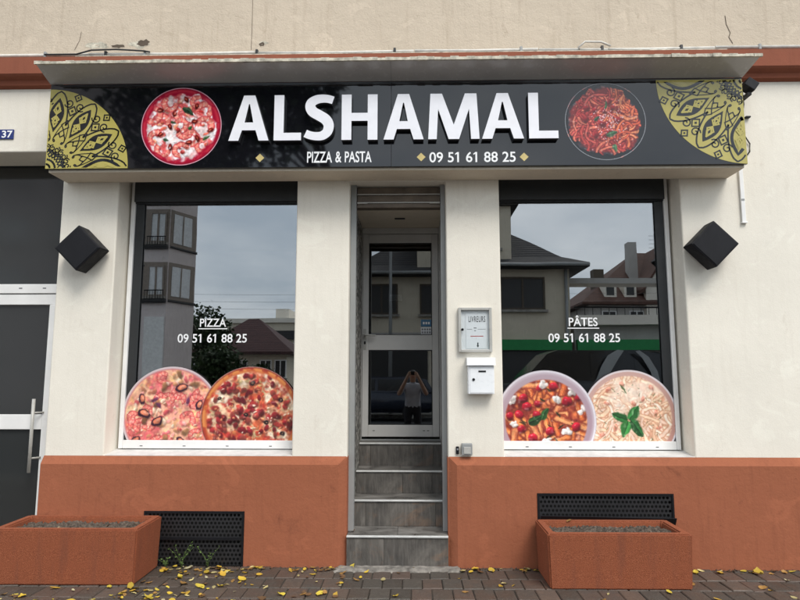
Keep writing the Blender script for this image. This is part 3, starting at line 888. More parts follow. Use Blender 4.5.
def pic_signpizza():
    p = Pic((234, 210, 208), 41)
    p.patch(7, .48, .66, (212, 90, 90)); p.patch(12, .5, .68, (244, 236, 238))
    for _ in range(46):
        x, y = p.rpos(.80); p.ell(x, y, p.r.uniform(.03, .10), p.r.uniform(.025, .07), p.r.uniform(0, 3), [(186, 44, 44), (220, 100, 80), (240, 160, 124), (246, 232, 232), (150, 40, 44)][p.r.randint(5)], .45, .35, .9, .35)
    for x, y in ((-.30, .60), (.55, .40), (-.5, .1), (.58, .02), (.08, -.10), (.02, -.62), (-.45, -.6), (.55, -.5), (0, .3), (.38, .62), (-.02, .02), (-.72, .3), (.25, -.3), (-.6, -.3)): shrimp(p, x, y, p.r.uniform(.135, .175), p.r.uniform(0, 6))
    for x, y, a in ((-.18, .36, 1.2), (-.28, -.02, 1.9), (.32, .12, .2), (.40, -.30, 1.7), (-.5, -.2, .7), (-.24, -.52, 1.5), (.2, -.42, .5), (.72, -.1, .4), (.35, .52, 1.3), (-.55, .42, .3), (.1, .7, 2)): p.ell(x, y, .10, .06, a, (104, 24, 26), .5, .25, 1, .5); p.ell(x, y, .05, .025, a, (200, 90, 66), .3, .5, .9)
    p.leaf(.16, .38, .17, .09, -.6, (44, 64, 46)); p.leaf(-.20, .10, .08, .05, -.4, (48, 70, 48)); p.leaf(.62, -.30, .10, .05, .5, (58, 92, 58)); p.leaf(-.36, -.36, .08, .05, -.3, (58, 86, 64)); p.leaf(.22, -.05, .07, .05, .8, (54, 84, 52))
    for _ in range(24):
        x, y = p.rpos(.7); p.ell(x, y, .05, .03, p.r.uniform(0, 3), (248, 240, 244), .2, .6, .7)
    p.grain(.45, .9)
    r = p.rad(); n = p.fbm(10)
    p.put((r - .84 + (n - .5) * .24) / .05, (166, 24, 52)); p.put((r - .86) / .05 * (n > .5), (192, 46, 66)); p.put((r - .93) / .04, (140, 20, 44)); p.put((r - .975) / .012, (216, 166, 180))
    return p
def pic_spaghetti():
    p = Pic((46, 46, 52), 52)
    r = p.rad(); n = p.fbm(6)
    food = np.clip((.86 - r + (n - .5) * .35) / .05, 0, 1)
    p.put(food, (132, 40, 40))
    for _ in range(190):
        x, y = p.rpos(.80); a = p.r.uniform(0, 6.3); R0 = p.r.uniform(.22, .62)
        right = x > .22 and y > -.45
        p.arc(x - R0 * .5 * math.cos(a), y - R0 * .5 * math.sin(a), R0 * .6, p.r.uniform(.024, .042), a - .9, a + p.r.uniform(.4, 1.6), ([(238, 128, 84), (222, 100, 66), (244, 152, 104)] if right else [(222, 96, 84), (204, 74, 66), (236, 128, 100), (176, 58, 56)])[p.r.randint(3 if right else 4)], .9, (96, 22, 26))
    for x, y in ((-.25, .3), (.1, .5), (-.5, .05), (.3, .05), (-.25, -.35), (.05, -.3), (.2, .35), (-.1, -.05), (-.45, .35), (-.05, .25)): p.ell(x, y, p.r.uniform(.07, .11), p.r.uniform(.06, .09), p.r.uniform(0, 3), (128, 26, 32), .6, .4, .9, .6)
    for _ in range(110):
        x, y = p.r.normal(.08, .19), p.r.normal(-.10, .24); p.ell(x, y, p.r.uniform(.012, .03), p.r.uniform(.010, .022), p.r.uniform(0, 3), (232, 196, 202), .2, .5, .85)
    p.leaf(.02, .42, .11, .045, 1.5, (56, 104, 66)); p.leaf(.16, -.32, .15, .08, .3, (52, 86, 56)); p.leaf(.20, -.68, .11, .07, -1.5, (58, 96, 62)); p.leaf(-.2, .06, .09, .05, .6, (44, 72, 50))
    p.grain(.4, .95)
    p.a = np.maximum(np.clip((.90 - r + (n - .5) * .35) / .03, 0, 1), 0)
    ring = np.clip(.010 - np.abs(r - .975), 0, 1) * 200
    p.c = np.where((ring > .5)[..., None], np.array((150, 152, 156.0)), p.c)
    p.a = np.maximum(p.a, (ring > .5).astype(float))
    p.a = np.where(r > .93, (ring > .5).astype(float), p.a)
    return p

def print_disc(name, p, cx, cz, rad, y, mat, parent, nr=84, na=300, clip=None, label=None):
    """flat round print: polar mesh, one colour per vertex; clip = (x0, x1, z0, z1)"""
    s = np.clip(p.c, 0, 255) / 255.0
    s = np.where(s <= .04045, s / 12.92, ((s + .055) / 1.055) ** 2.4)
    rr = np.concatenate([[0.0], (np.arange(1, nr + 1) / nr)])
    V, C, A = [], [], []
    for i, r in enumerate(rr):
        for k in range(na):
            t = 2 * math.pi * k / na
            x, z = r * math.cos(t), r * math.sin(t)
            iu = min(p.n - 1, max(0, int((x + 1) / 2 * p.n))); iv = min(p.n - 1, max(0, int((z + 1) / 2 * p.n)))
            V.append((cx + x * rad, y, cz + z * rad)); C.append(s[iv, iu]); A.append(p.a[iv, iu])
    F = []
    for i in range(nr):
        for k in range(na):
            q = (i * na + k, (i + 1) * na + k, (i + 1) * na + (k + 1) % na, i * na + (k + 1) % na)
            if i == 0: q = q[:3]
            if clip and any(not (clip[0] < V[j][0] < clip[1] and clip[2] < V[j][2] < clip[3]) for j in q): continue
            if sum(A[j] for j in q) / len(q) < 0.5: continue
            F.append(q)
    off = parent.location
    me = bpy.data.meshes.new(name)
    me.from_pydata([(v[0] - off[0], v[1] - off[1], v[2] - off[2]) for v in V], [], F)
    at = me.color_attributes.new('Col', 'FLOAT_COLOR', 'POINT')
    at.data.foreach_set('color', np.hstack([np.array(C), np.ones((len(C), 1))]).astype(np.float32).ravel())
    me.materials.append(M[mat])
    bm = bmesh.new(); bm.from_mesh(me)
    bmesh.ops.delete(bm, geom=[v for v in bm.verts if not v.link_faces], context='VERTS')
    for f in bm.faces:
        f.normal_update()
        if f.normal.y > 0: f.normal_flip()
    bm.to_mesh(me); bm.free()
    o = bpy.data.objects.new(name, me); col.objects.link(o); o.parent = parent
    if label: o['label'] = label
    return o

# ================================================================== SHOP WINDOWS
GY = 0.235
def shop_window(x0, x1, label, word, wx, nx, dark_side, prints):
    w = thing('shop_window', label, 'window', ((x0 + x1) / 2, GY, Z_SILL))
    xa, xb = x0 + 0.022, x1 - 0.022
    FW = 0.036
    f = MB()
    if dark_side < 0:
        ga, gb = xa + FW, x1 - .002
        f.box(xa, xa + FW, 0.195, 0.262, 0.8855, 3.242, 0.004)
    else:
        ga, gb = x0 + .002, xb - FW
        f.box(xb - FW, xb, 0.195, 0.262, 0.8855, 3.242, 0.004)
    f.box(ga + .001, gb - .001, 0.196, 0.262, 0.8855, 0.955, 0.004); bx('head_rail', 'dark_frame', ga + .001, gb - .001, 0.200, 0.262, 3.036, 3.243, w)
    fo = f.build('window_frame', 'white_frame', w)
    d = MB()
    for q in range(4):
        xq = xa + 0.2 + q * (xb - xa - 0.4) / 3
        d.box(xq - .012, xq + .012, 0.1945, 0.1959, 0.905, 0.911)
    d.build('drain_slot', 'ink_dark', fo)
    # shutter box and side guides in dark metal in front of the glass
    bx('shutter_box', 'dark_frame', ga + .001, gb - .001, 0.168, 0.1985, 3.045, 3.243, w, bev=0.003)
    g = MB()
    if dark_side < 0: g.box(ga + .001, ga + .078, 0.214, 0.2285, 0.957, 3.035, 0.003)
    else: g.box(gb - .078, gb - .001, 0.214, 0.2285, 0.957, 3.035, 0.003)
    g.build('guide_rail', 'dark_frame', w)
    pane = bx('pane', 'window_glass', ga, gb, GY, GY + .010, 0.956, 3.036, w)
    # sill: slopes out towards the wall face
    s = MB()
    s.prism([(x0 + .001, 0.8), (x1 - .001, 0.8), (x1 - .001, 0.884), (x0 + .001, 0.884)], 0.012, 0.262)
    for v in s.bm.verts:
        if v.co.z > 0.85 and v.co.y < 0.1: v.co.z = 0.8555
    s.build('sill', 'sill_stone', w)
    yl = GY - 0.0035
    a, b = wx
    lettering('window_lettering', word, a, b, 1.930, 2.002 if word == 'PIZZA' else 2.024, yl, 'vinyl_white', w, 0.012, label='white word ' + word + ' on the glass')
    ul = MB(); ul.box(a - .012, b + .012, yl, yl + .001, 1.9085, 1.9165); ul.build('underline', 'vinyl_white', w)
    lettering('window_lettering', '09 51 61 88 25', nx[0], nx[1], 1.790, 1.868, yl, 'vinyl_white', w, 0.012, label='white telephone number on the glass')
    for k, (p, cx, cz, rad, lb) in enumerate(prints):
        print_disc('food_sticker', p, cx, cz, rad, 0.2085 - 0.002 * k, 'food_print', w, label=lb, clip=(ga - .004, gb + .001, 0.945, 3.0))
    return w
shop_window(*WL, 'large dark glass shop window with the word PIZZA and two pizza pictures', 'PIZZA', (-1.872, -1.640), (-2.064, -1.452), -1,
            [(pic_seafood(), -2.083, 1.157, 0.424, 'round picture of a pink seafood pizza with mussels'), (pic_pepperoni(), -1.394, 1.151, 0.430, 'round picture of a pepperoni pizza with olives')])
shop_window(*WR, 'large dark glass shop window with the word PÂTES and two pasta pictures', 'PÂTES', (1.358, 1.607), (1.178, 1.795), 1,
            [(pic_cream(), 1.841, 1.147, 0.405, 'round picture of creamy tagliatelle with basil leaves'), (pic_penne(), 1.132, 1.124, 0.425, 'round picture of penne with tomatoes in a white bowl')])

# ================================================================== SHOP SIGN
SX0, SX1, SZ0, SZ1, SY = -3.015, 2.690, 3.190, 3.906, -0.300
sign = thing('shop_sign', 'long glossy black fascia sign with white raised letters ALSHAMAL', 'sign', (-0.16, SY, SZ0))
SEAM = -0.170
bx('panel', 'sign_black', SX0, SEAM - .001, SY, SY + .029, SZ0, SZ1, sign, bev=0.0015)
bx('panel', 'sign_black', SEAM + .001, SX1, SY, SY + .029, SZ0, SZ1, sign, bev=0.0015)
bx('edge_trim', 'sign_black', SX0, SX1, SY + .002, SY + .029, SZ1 + .0005, SZ1 + .012, sign)
LZ, LH = 3.397, 0.385
def px(v): return -1.492 + (v - 229.0) * 0.00811
SW = 0.080
def letter_A(x0, x1):
    m = (x0 + x1) / 2; t = 0.046; s = SW * 1.02
    zb = 0.088; zt = zb + 0.066
    # outer triangle with cut feet
    def edge(z, inner):  # half width of outer edge at height z
        return (x1 - x0) / 2 + (t - (x1 - x0) / 2) * z / LH - inner
    o = [(x0, 0), (m - t, LH), (m + t, LH), (x1, 0), (x1 - s, 0), (m + edge(zb, s), zb), (m - edge(zb, s), zb), (x0 + s, 0)]
    hole_top = LH - 0.075
    return o, [(m - edge(zt, s), zt), (m + edge(zt, s), zt), (m + 0.004, hole_top), (m - 0.004, hole_top)]
def letter_L(x0, x1): return [(x0, 0), (x1, 0), (x1, 0.064), (x0 + SW, 0.064), (x0 + SW, LH), (x0, LH)], None
def letter_H(x0, x1): return [(x0, 0), (x0 + SW, 0), (x0 + SW, .160), (x1 - SW, .160), (x1 - SW, 0), (x1, 0), (x1, LH), (x1 - SW, LH), (x1 - SW, .228), (x0 + SW, .228), (x0 + SW, LH), (x0, LH)], None
def letter_M(x0, x1):
    m = (x0 + x1) / 2; k = 0.020; s = SW * .93
    return [(x0, 0), (x0 + s * .92, 0), (x0 + s * 1.02 + .006, .255), (m - .042, 0), (m + .042, 0), (x1 - s * 1.02 - .006, .255), (x1 - s * .92, 0), (x1, 0), (x1 - k, LH), (x1 - k - .094, LH), (m, .120), (x0 + k + .094, LH), (x0 + k, LH)], None
def letter_S(x0, x1):
    w = x1 - x0
    cl_ = [(.93, .875), (.78, .905), (.60, .915), (.40, .895), (.235, .825), (.205, .725), (.29, .625), (.50, .540), (.70, .450), (.795, .330), (.755, .185), (.60, .100), (.42, .085), (.22, .105), (.055, .150)]
    pts = []
    P = [Vector((x0 + a * w, b * LH)) for a, b in cl_]
    for i in range(len(P) - 1):   # Catmull-Rom
        p0, p1, p2, p3 = P[max(i - 1, 0)], P[i], P[i + 1], P[min(i + 2, len(P) - 1)]
        for q in range(4):
            t = q / 4
            pts.append(0.5 * ((2 * p1) + (-p0 + p2) * t + (2 * p0 - 5 * p1 + 4 * p2 - p3) * t * t + (-p0 + 3 * p1 - 3 * p2 + p3) * t ** 3))
    pts.append(P[-1])
    L_, R_ = [], []
    for i, p in enumerate(pts):
        d = (pts[min(i + 1, len(pts) - 1)] - pts[max(i - 1, 0)]).normalized(); n = Vector((-d.y, d.x))
        f = i / (len(pts) - 1)
        hw = (0.033 + 0.011 * math.sin(math.pi * f) ** 2)
        L_.append(p + n * hw); R_.append(p - n * hw)
    return [(v.x, v.y) for v in L_] + [(v.x, v.y) for v in reversed(R_)], None
def raised(ch, outline, hole):
    bm = bmesh.new()
    def loop(pts): 
        vs_ = [bm.verts.new((x, 0, z + LZ)) for x, z in pts]
        return [bm.edges.new((vs_[i], vs_[(i + 1) % len(vs_)])) for i in range(len(vs_))]
    es = loop(outline) + (loop(hole) if hole else [])
    bmesh.ops.triangle_fill(bm, use_beauty=True, use_dissolve=False, edges=es)
    yb, yf = SY - 0.006, SY - 0.052
    for v in bm.verts: v.co.y = yf
    bot = bmesh.ops.extrude_face_region(bm, geom=bm.faces[:])
    front = [f for f in bot['geom'] if isinstance(f, bmesh.types.BMFace)]
    for g in bot['geom']:
        if isinstance(g, bmesh.types.BMVert): g.co.y = yb
    bmesh.ops.recalc_face_normals(bm, faces=bm.faces[:])
    for f in bm.faces: f.material_index = 0 if (abs(f.normal.y) > .5 and f.calc_center_median().y < (yb + yf) / 2) else 1
    mb = MB(); mb.bm.free(); mb.bm = bm
    return mb.build('letter', ['letter_white', 'letter_return'], sign, label='white raised letter ' + ch, normals=False)
for ch, fn, a, b in (('A', letter_A, 229, 269.5), ('L', letter_L, 274.5, 302), ('S', letter_S, 304.5, 336), ('H', letter_H, 342.5, 378.5), ('A', letter_A, 384.5, 424.5), ('M', letter_M, 429, 480), ('A', letter_A, 482.5, 524), ('L', letter_L, 529, 558)):
    raised(ch, *fn(px(a), px(b)))
YP = SY - 0.0016
for wd, a, b in (('PIZZA', -0.856, -0.652), ('&', -0.625, -0.575), ('PASTA', -0.548, -0.330)):
    lettering('small_lettering', wd, a, b, 3.226, 3.320, YP, 'vinyl_white', sign, 0.014, 1.0, 'white word ' + wd if len(wd) > 1 else 'white ampersand')
lettering('small_lettering', '09 51 61 88 25', 0.140, 0.838, 3.220, 3.308, YP, 'vinyl_white', sign, 0.012, 1.0, 'white telephone number')
for x, z in ((-1.243, 3.270), (0.073, 3.267), (0.906, 3.262)):
    d = MB(); q = 0.036
    d.poly([(x - q, YP, z), (x, YP, z - q), (x + q, YP, z), (x, YP, z + q)])
    d.build('gold_diamond', 'gold_diamond', sign)
print_disc('food_print', pic_signpizza(), -1.902, 3.545, 0.334, YP, 'sign_print', sign, label='round picture of a shrimp pizza with crimson rim')
print_disc('food_print', pic_spaghetti(), 1.571, 3.557, 0.332, YP, 'sign_print', sign, label='round picture of red spaghetti on a clear plate')

# gold mandala corners: gold quarter discs with dark line work
def mandala(cx, cz, rot, R0=0.685):
    gold, ink = MB(), MB()
    inb = lambda x, z: SX0 + .002 < x < SX1 - .002 and SZ0 + .002 < z < SZ1 - .002
    def pt(r, a):  # r in units of the radius, a in degrees
        t = R(a + rot); return (cx + r * R0 * math.cos(t), cz + r * R0 * math.sin(t))
    N, K = 120, 40
    for i in range(N):
        for k in range(K):
            q = [pt(k / K, i * 100 / N - 5), pt((k + 1) / K, i * 100 / N - 5), pt((k + 1) / K, (i + 1) * 100 / N - 5), pt(k / K, (i + 1) * 100 / N - 5)]
            q = [(min(max(x, SX0 + .001), SX1 - .001), min(max(z, SZ0 + .001), SZ1 - .001)) for x, z in q]
            ar = abs(sum(q[j][0] * q[(j + 1) % 4][1] - q[(j + 1) % 4][0] * q[j][1] for j in range(4)))
            if ar < 1e-7: continue
            if k == 0: q = q[:3]
            gold.poly([(x, YP, z) for x, z in q])
    YI = YP - 0.0012
    def stroke(pts, w, close=False):
        pts = [Vector(p) for p in pts]
        if close and len(pts) < 6:      # sharp outlines: one strip per side
            h_ = w * R0 / 2
            for i in range(len(pts)):
                p0, p1 = pts[i], pts[(i + 1) % len(pts)]; d = (p1 - p0).normalized(); n = Vector((-d.y, d.x)) * h_
                q = [p0 - d * h_ + n, p0 - d * h_ - n, p1 + d * h_ - n, p1 + d * h_ + n]
                yo = YI - .00012 * i
                if all(inb(*c) for c in q): ink.poly([(c.x, yo, c.y) for c in q])
            return
        if close: pts = pts + [pts[0], pts[1]]
        prev = None
        for i, p in enumerate(pts):
            d = (pts[min(i + 1, len(pts) - 1)] - pts[max(i - 1, 0)])
            if d.length < 1e-9: continue
            d.normalize(); n = Vector((-d.y, d.x)) * w * R0 / 2
            cur = (p + n, p - n)
            if prev and all(inb(*c) for c in (*cur, *prev)):
                ink.poly([(prev[0].x, YI, prev[0].y), (prev[1].x, YI, prev[1].y), (cur[1].x, YI, cur[1].y), (cur[0].x, YI, cur[0].y)])
            prev = cur
    def fill(pts):
        if all(inb(*p) for p in pts): ink.poly([(x, YI, z) for x, z in pts])
    def lens(r0, r1, a, wd):
        out = []
        for s_ in (1, -1):
            rng = range(13) if s_ == 1 else range(11, 0, -1)
            for k in rng:
                t = k / 12; r = r0 + (r1 - r0) * t
                da = s_ * wd * math.sin(math.pi * t ** 1.15) / r
                out.append(pt(r, a + math.degrees(da)))
        return out
    def local(r, a):
        o = Vector(pt(r, a)); ur = (Vector(pt(r + .01, a)) - o).normalized(); ut = Vector((-ur.y, ur.x))
        return lambda x, y: o + ur * x * R0 + ut * y * R0
    W = 0.015
    for k in range(-1, 5):
        a = 1.5 + 26.8 * k
        # dark almond with a gold knot inside
        ln = lens(.46, .90, a, .088)
        if all(inb(*p) for p in ln):
            fill(ln)
        else:
            stroke(ln, .035, True)
        # petal outline
        for s_ in (1, -1):
            pts = []
            for q in range(15):
                t = q / 14; r = .58 + (.985 - .58) * t
                w_ = 13.4 * (1 - t) ** .62 if t < 1 else 0
                pts.append(pt(r, a + s_ * w_))
            stroke(pts, .018)
            # inner petal contour towards the centre
            stroke([pt(.40 + .04 * q, a + s_ * (3.0 + 1.45 * q)) for q in range(6)], .010)
    YG = YI - 0.0014
    knots = MB(); all_knots = []; kc = [0]
    def kn(pts):
        nonlocal knots
        pts = [Vector(p) for p in pts]
        for i in range(len(pts)):
            p0, p1 = pts[i], pts[(i + 1) % len(pts)]; d = (p1 - p0).normalized(); n = Vector((-d.y, d.x)) * .0065
            q = [p0 - d * .005 + n, p0 - d * .005 - n, p1 + d * .005 - n, p1 + d * .005 + n]
            kc[0] += 1; yo = YG - .00003 * (kc[0] % 60)
            if all(inb(*c) for c in q): knots.poly([(c.x, yo, c.y) for c in q])
    for k in range(0, 4):
        a = 1.5 + 26.8 * k
        L = local(.68, a)
        for dx in (-.055, .055):
            sg = 1 if dx > 0 else -1
            kn([L(dx - .045, 0), L(dx, .042), L(dx + .045 + .03 * (sg > 0), .0), L(dx, -.042)])
        kn([L(-.15, 0), L(-.09, .028), L(-.03, 0), L(-.09, -.028)]); kn([L(.03, 0), L(.09, .028), L(.15, 0), L(.09, -.028)])
        if len(knots.bm.faces): all_knots.append(knots)
        knots = MB()
    for k in range(-1, 5):
        a = 14.9 + 26.8 * k
        # spirals and diamonds between the petals near the rim
        L = local(.86, a)
        for sx, sy in ((-.005, .075), (-.005, -.075)):
            sg = 1 if sy > 0 else -1
            stroke([L(sx + .060 * (1 - t / 20) * math.cos(t * .48 + 2.2), sy + sg * .060 * (1 - t / 20) * math.sin(t * .48 + 2.2)) for t in range(18)], W)
        for dx, q in ((-.085, .062), (.095, .050)):
            stroke([L(dx - q, 0), L(dx, q * .9), L(dx + q, 0), L(dx, -q * .9)], W, True)
            fill([L(dx - q * .30, 0), L(dx, -q * .28), L(dx + q * .30, 0), L(dx, q * .28)])
        # chain of diamonds pointing to the centre
        for r_, q in ((.585, .062), (.475, .050)):
            L = local(r_, a)
            stroke([L(-q, 0), L(-q * .2, q * .75), L(q, 0), L(-q * .2, -q * .75)], .013, True)
        L = local(.385, a)
        for sg in (1, -1):
            stroke([L(.045 - .008 * t + .035 * math.cos(t * .55), sg * (.022 + .012 * t * .5 + .030 * math.sin(t * .55))) for t in range(11)], .014)
    for k in range(-1, 8):
        a = 7.0 + 13.4 * k
        L = local(.27, a)
        sg = 1 if k % 2 else -1
        stroke([L(.040 * (1 - t / 22) * math.cos(t * .5) , sg * .040 * (1 - t / 22) * math.sin(t * .5)) for t in range(17)], .014)
        L = local(.185, a)
        stroke([L(-.028, 0), L(0, .026), L(.028, 0), L(0, -.026)], .014, True)
    stroke([pt(.225 + .015 * math.sin(i * 1.2), -5 + i * 2) for i in range(51)], .020)
    for r_ in (.06, .12): stroke([pt(r_ + .006 * math.sin(i * 2.2), -5 + i * 4) for i in range(26)], .022)
    g = gold.build('gold_ornament', 'sign_gold', sign, label='gold quarter mandala ornament', normals=False)
    ink.build('line_work', 'sign_black', g, normals=False)
    for q_ in all_knots: q_.build('gold_knot', 'sign_gold', g, normals=False)
mandala(SX0, SZ0, 0)
mandala(SX1 + .02, SZ1 + .0, 180, 0.715)

# ------------------------------------------------------------------ sheet metal hood above the sign
hood = thing('sign_hood', 'weathered grey sheet metal hood projecting above the black sign', 'hood', (-0.16, -0.3, SZ1))
hx0, hx1, hy, hz = -3.025, 2.735, -0.500, 3.990
bx0, bx1, by, bz = SX0 - .005, SX1 + .005, SY - .002, SZ1 + .014
hm = MB()
A_ = [(bx0, by, bz), (bx1, by, bz), (hx1 - .30, hy, hz), (hx0 + .42, hy, hz)]
hm.poly(A_)
hm.build('underside', 'hood_sheet', hood)
sm = MB(); sm.poly([(SEAM - .0015, by - .003, bz - .0015), (SEAM + .0015, by - .003, bz - .0015), (SEAM + .0015, hy + .003, hz - .003), (SEAM - .0015, hy + .003, hz - .003)]); sm.build('seam', 'rail_grey', hood)
e = MB(); e.poly([(bx0, by, bz), (hx0 + .42, hy, hz), (hx0, hy, hz + .004)]); e.build('end_gusset', 'hood_sheet', hood)
e = MB(); e.poly([(bx1, by, bz), (hx1, hy, hz + .004), (hx1 - .30, hy, hz)]); e.build('end_gusset', 'hood_sheet', hood)
tp = MB()
tp.poly([(hx0, hy, hz + .019), (hx1, hy, hz + .019), (hx1, -.112, 4.115), (hx0, -.112, 4.115)])
tp.poly([(hx0, hy, hz + .005), (hx0, hy, hz + .019), (hx0, -.112, 4.115), (hx0, -.112, 3.96), (bx0, by, bz)])
tp.poly([(hx1, hy, hz + .005), (bx1, by, bz), (hx1, -.112, 3.96), (hx1, -.112, 4.115), (hx1, hy, hz + .019)])
tp.build('top_sheet', 'hood_sheet', hood)
lp = MB()
n = 90
for i in range(n):
    xa = hx0 - .01 + (hx1 - hx0 + .02) * i / n; xb = hx0 - .01 + (hx1 - hx0 + .02) * (i + 1) / n
    j = rnd.uniform(-.004, .004)
    lp.box(xa, xb + (.002 if i < n - 1 else 0), hy - .014 + j, hy + .002 + .0003 * (i % 3), hz - .002 + j * .5, hz + .022 + rnd.uniform(-.003, .005))
lp.build('lip', 'peeling_edge', hood)

# ================================================================== THINGS ON THE WALL
# black cube boxes set on edge
def cube_box(cx, cz, label):
    o = thing('wall_speaker', label, 'speaker', (cx, 0.0, cz), group='black boxes either side of the windows')
    rot = Matrix.Translation((cx, 0, cz)) @ Matrix.Rotation(R(45), 4, 'Y')
    h = 0.137
    mb = MB(); tmp = MB().box(-h, h, -0.185, -0.028, -h, h, 0.008); mb.add(tmp.bm, rot); mb.build('cabinet', 'black_metal', o)
    mb = MB(); tmp = MB().box(-h + .012, h - .012, -0.1895, -0.1852, -h + .012, h - .012, 0.002); mb.add(tmp.bm, rot); mb.build('front_grille', 'black_metal', o)
    mb = MB(); tmp = MB().box(-.05, .05, -0.0275, -0.001, -.05, .05); mb.add(tmp.bm, rot); mb.build('wall_bracket', 'black_metal', o)
    return o
cube_box(-2.770, 2.555, 'black cube speaker set on edge on the pillar left of the PIZZA window')
cube_box(2.450, 2.565, 'black cube speaker set on edge on the wall right of the PÂTES window')

# notice case
nb = thing('notice_case', 'grey framed notice case with white LIVREURS sheet beside the door', 'notice board', (0.517, -0.02, 1.70))
nx0, nx1, nz0, nz1 = 0.380, 0.656, 1.697, 2.066
f = MB(); t_ = 0.022
f.box(nx0, nx0 + t_, -.042, -.002, nz0, nz1, .003); f.box(nx1 - t_, nx1, -.042, -.002, nz0, nz1, .003)
f.box(nx0 + t_ + .0005, nx1 - t_ - .0005, -.041, -.002, nz0, nz0 + t_, .003); f.box(nx0 + t_ + .0005, nx1 - t_ - .0005, -.041, -.002, nz1 - t_, nz1, .003)
f.build('case_frame', 'steel', nb)
bx('back_panel', 'paper_white', nx0 + t_, nx1 - t_, -.012, -.003, nz0 + t_, nz1 - t_, nb)
sh = bx('notice_sheet', 'paper_white', nx0 + .062, nx1 - .040, -.0155, -.0125, nz0 + .03, nz1 - .035, nb)
yp = -.0165
lettering('sheet_lettering', 'LIVREURS', nx0 + .086, nx1 - .052, 1.946, 1.996, yp, 'ink_dark', sh, 0.010, 1.18)
k_ = MB()
for (xa, xb, z, h_) in ((nx0 + .07, nx0 + .115, 1.886, .0025), (nx1 - .115, nx1 - .05, 1.886, .0025), (nx0 + .128, nx1 - .125, 1.894, .006), (nx0 + .132, nx1 - .13, 1.872, .005)): k_.box(xa, xb, yp, yp + .0006, z, z + h_)
k_.build('sheet_rule', 'ink_dark', sh, kind='stuff'); k_ = MB(); k_.box(.535, .545, yp, yp + .0006, 1.748, 1.776); k_.poly([(.530, yp, 1.752), (.540, yp, 1.735), (.550, yp, 1.752)])
k_.build('arrow', 'ink_dark', sh)
k_ = MB(); k_.box(nx0 + .100, nx1 - .070, yp, yp + .0006, 1.826, 1.832); k_.box(nx0 + .148, nx1 - .13, yp, yp + .0006, 1.808, 1.813); k_.build('sheet_red_line', 'ink_red', sh, kind='stuff')
bx('glass_front', 'clear_glass', nx0 + t_, nx1 - t_, -.034, -.031, nz0 + t_, nz1 - t_, nb)
MB().tube([(nx0 + .032, -.05, 1.882), (nx0 + .032, -.030, 1.882)], .011, 10).build('lock', 'black_metal', nb)

# mailbox
mb_ = thing('mailbox', 'small white metal mailbox on the pillar below the notice case', 'mailbox', (0.553, -0.05, 1.355))
body = bx('body', 'white_enamel', 0.449, 0.660, -0.098, -0.002, 1.357, 1.585, mb_, bev=.005)
bx('door_panel', 'white_enamel', 0.462, 0.647, -0.1015, -0.0985, 1.368, 1.560, mb_, bev=.001)
l = MB(); l.prism([(0.440, 1.588), (0.669, 1.588), (0.669, 1.650), (0.440, 1.650)], -0.122, -0.002)
for v in l.bm.verts:
    if v.co.y < -.1 and v.co.z > 1.62: v.co.y = -0.105
l.build('lid', 'white_enamel', mb_)
bx('name_slot', 'black_metal', 0.532, 0.592, -0.1035, -0.1017, 1.532, 1.546, mb_)
MB().tube([(0.492, -.108, 1.474), (0.492, -.1016, 1.474)], .011, 12).build('lock', 'black_metal', mb_)

# key safe and bell push low on the pillar
ks = thing('key_safe', 'small grey weathered key box low on the pillar beside the steps', 'key box', (0.437, -0.02, 0.87))
bx('housing', 'rail_grey', 0.395, 0.480, -0.050, -0.002, 0.868, 0.962, ks, bev=.006)
bx('cover', 'steel', 0.409, 0.466, -0.056, -0.0505, 0.880, 0.935, ks, bev=.003)
bp = thing('bell_push', 'tiny black bell push beside the grey key box', 'bell', (0.362, -0.01, 0.87))
bx('plate', 'black_metal', 0.350, 0.374, -0.018, -0.002, 0.874, 0.934, bp, bev=.003); bx('button', 'ink_grey', 0.356, 0.368, -0.021, -0.0183, 0.905, 0.920, bp, bev=.001)

# house number plate
hn = thing('house_number', 'blue enamel house number plate reading 137 above the left door', 'number plate', (-3.58, 0, 3.56))
bx('plate', 'blue_enamel', -3.672, -3.505, -0.010, -0.002, 3.568, 3.656, hn, bev=.002)
lettering('numeral', '137', -3.658, -3.514, 3.579, 3.645, -0.0108, 'vinyl_white', hn, 0.02)

# cable trunking and loose cables at the right end of the sign
tr = thing('cable_trunking', 'short white plastic cable trunking on the wall below the right end of the sign', 'trunking', (2.79, 0, 2.79))
bx('duct', 'white_frame', 2.772, 2.804, -0.022, -0.002, 2.79, 3.30, tr, bev=.002); bx('end_cap', 'white_frame', 2.767, 2.812, -0.027, -0.002, 2.775, 2.789, tr, bev=.002)
bx('joint_clip', 'rail_grey', 2.776, 2.800, -0.0245, -0.0222, 2.97, 2.985, tr)
cb = MB(); cb.tube([(2.80, -.10, 3.95), (2.83, -.06, 3.80), (2.815, -.03, 3.66), (2.84, -.02, 3.54), (2.885, -.012, 3.47), (2.88, -.010, 3.40), (2.845, -.010, 3.36)], .0055, 6)
cb.build('loose_cable', 'cable_black', label='thin black loose cable hanging at the right end of the sign', cat='cable')
fd = thing('small_floodlight', 'small black floodlight bracket at the upper right corner of the sign', 'floodlight', (2.78, -0.05, 3.86))
q = MB(); tmp = MB().box(-.05, .05, -.05, .05, -.04, .04, .006); q.add(tmp.bm, Matrix.Translation((2.845, -.13, 3.93)) @ Matrix.Rotation(R(35), 4, 'Y')); q.build('housing', 'black_metal', fd)
bx('arm', 'black_metal', 2.81, 2.845, -.16, -.002, 3.84, 3.862, fd); bx('clip', 'black_metal', 2.80, 2.832, -.05, -.002, 3.60, 3.68, fd)
bx('wall_plug', 'black_metal', 2.86, 2.90, -.03, -.002, 3.70, 3.712, fd)

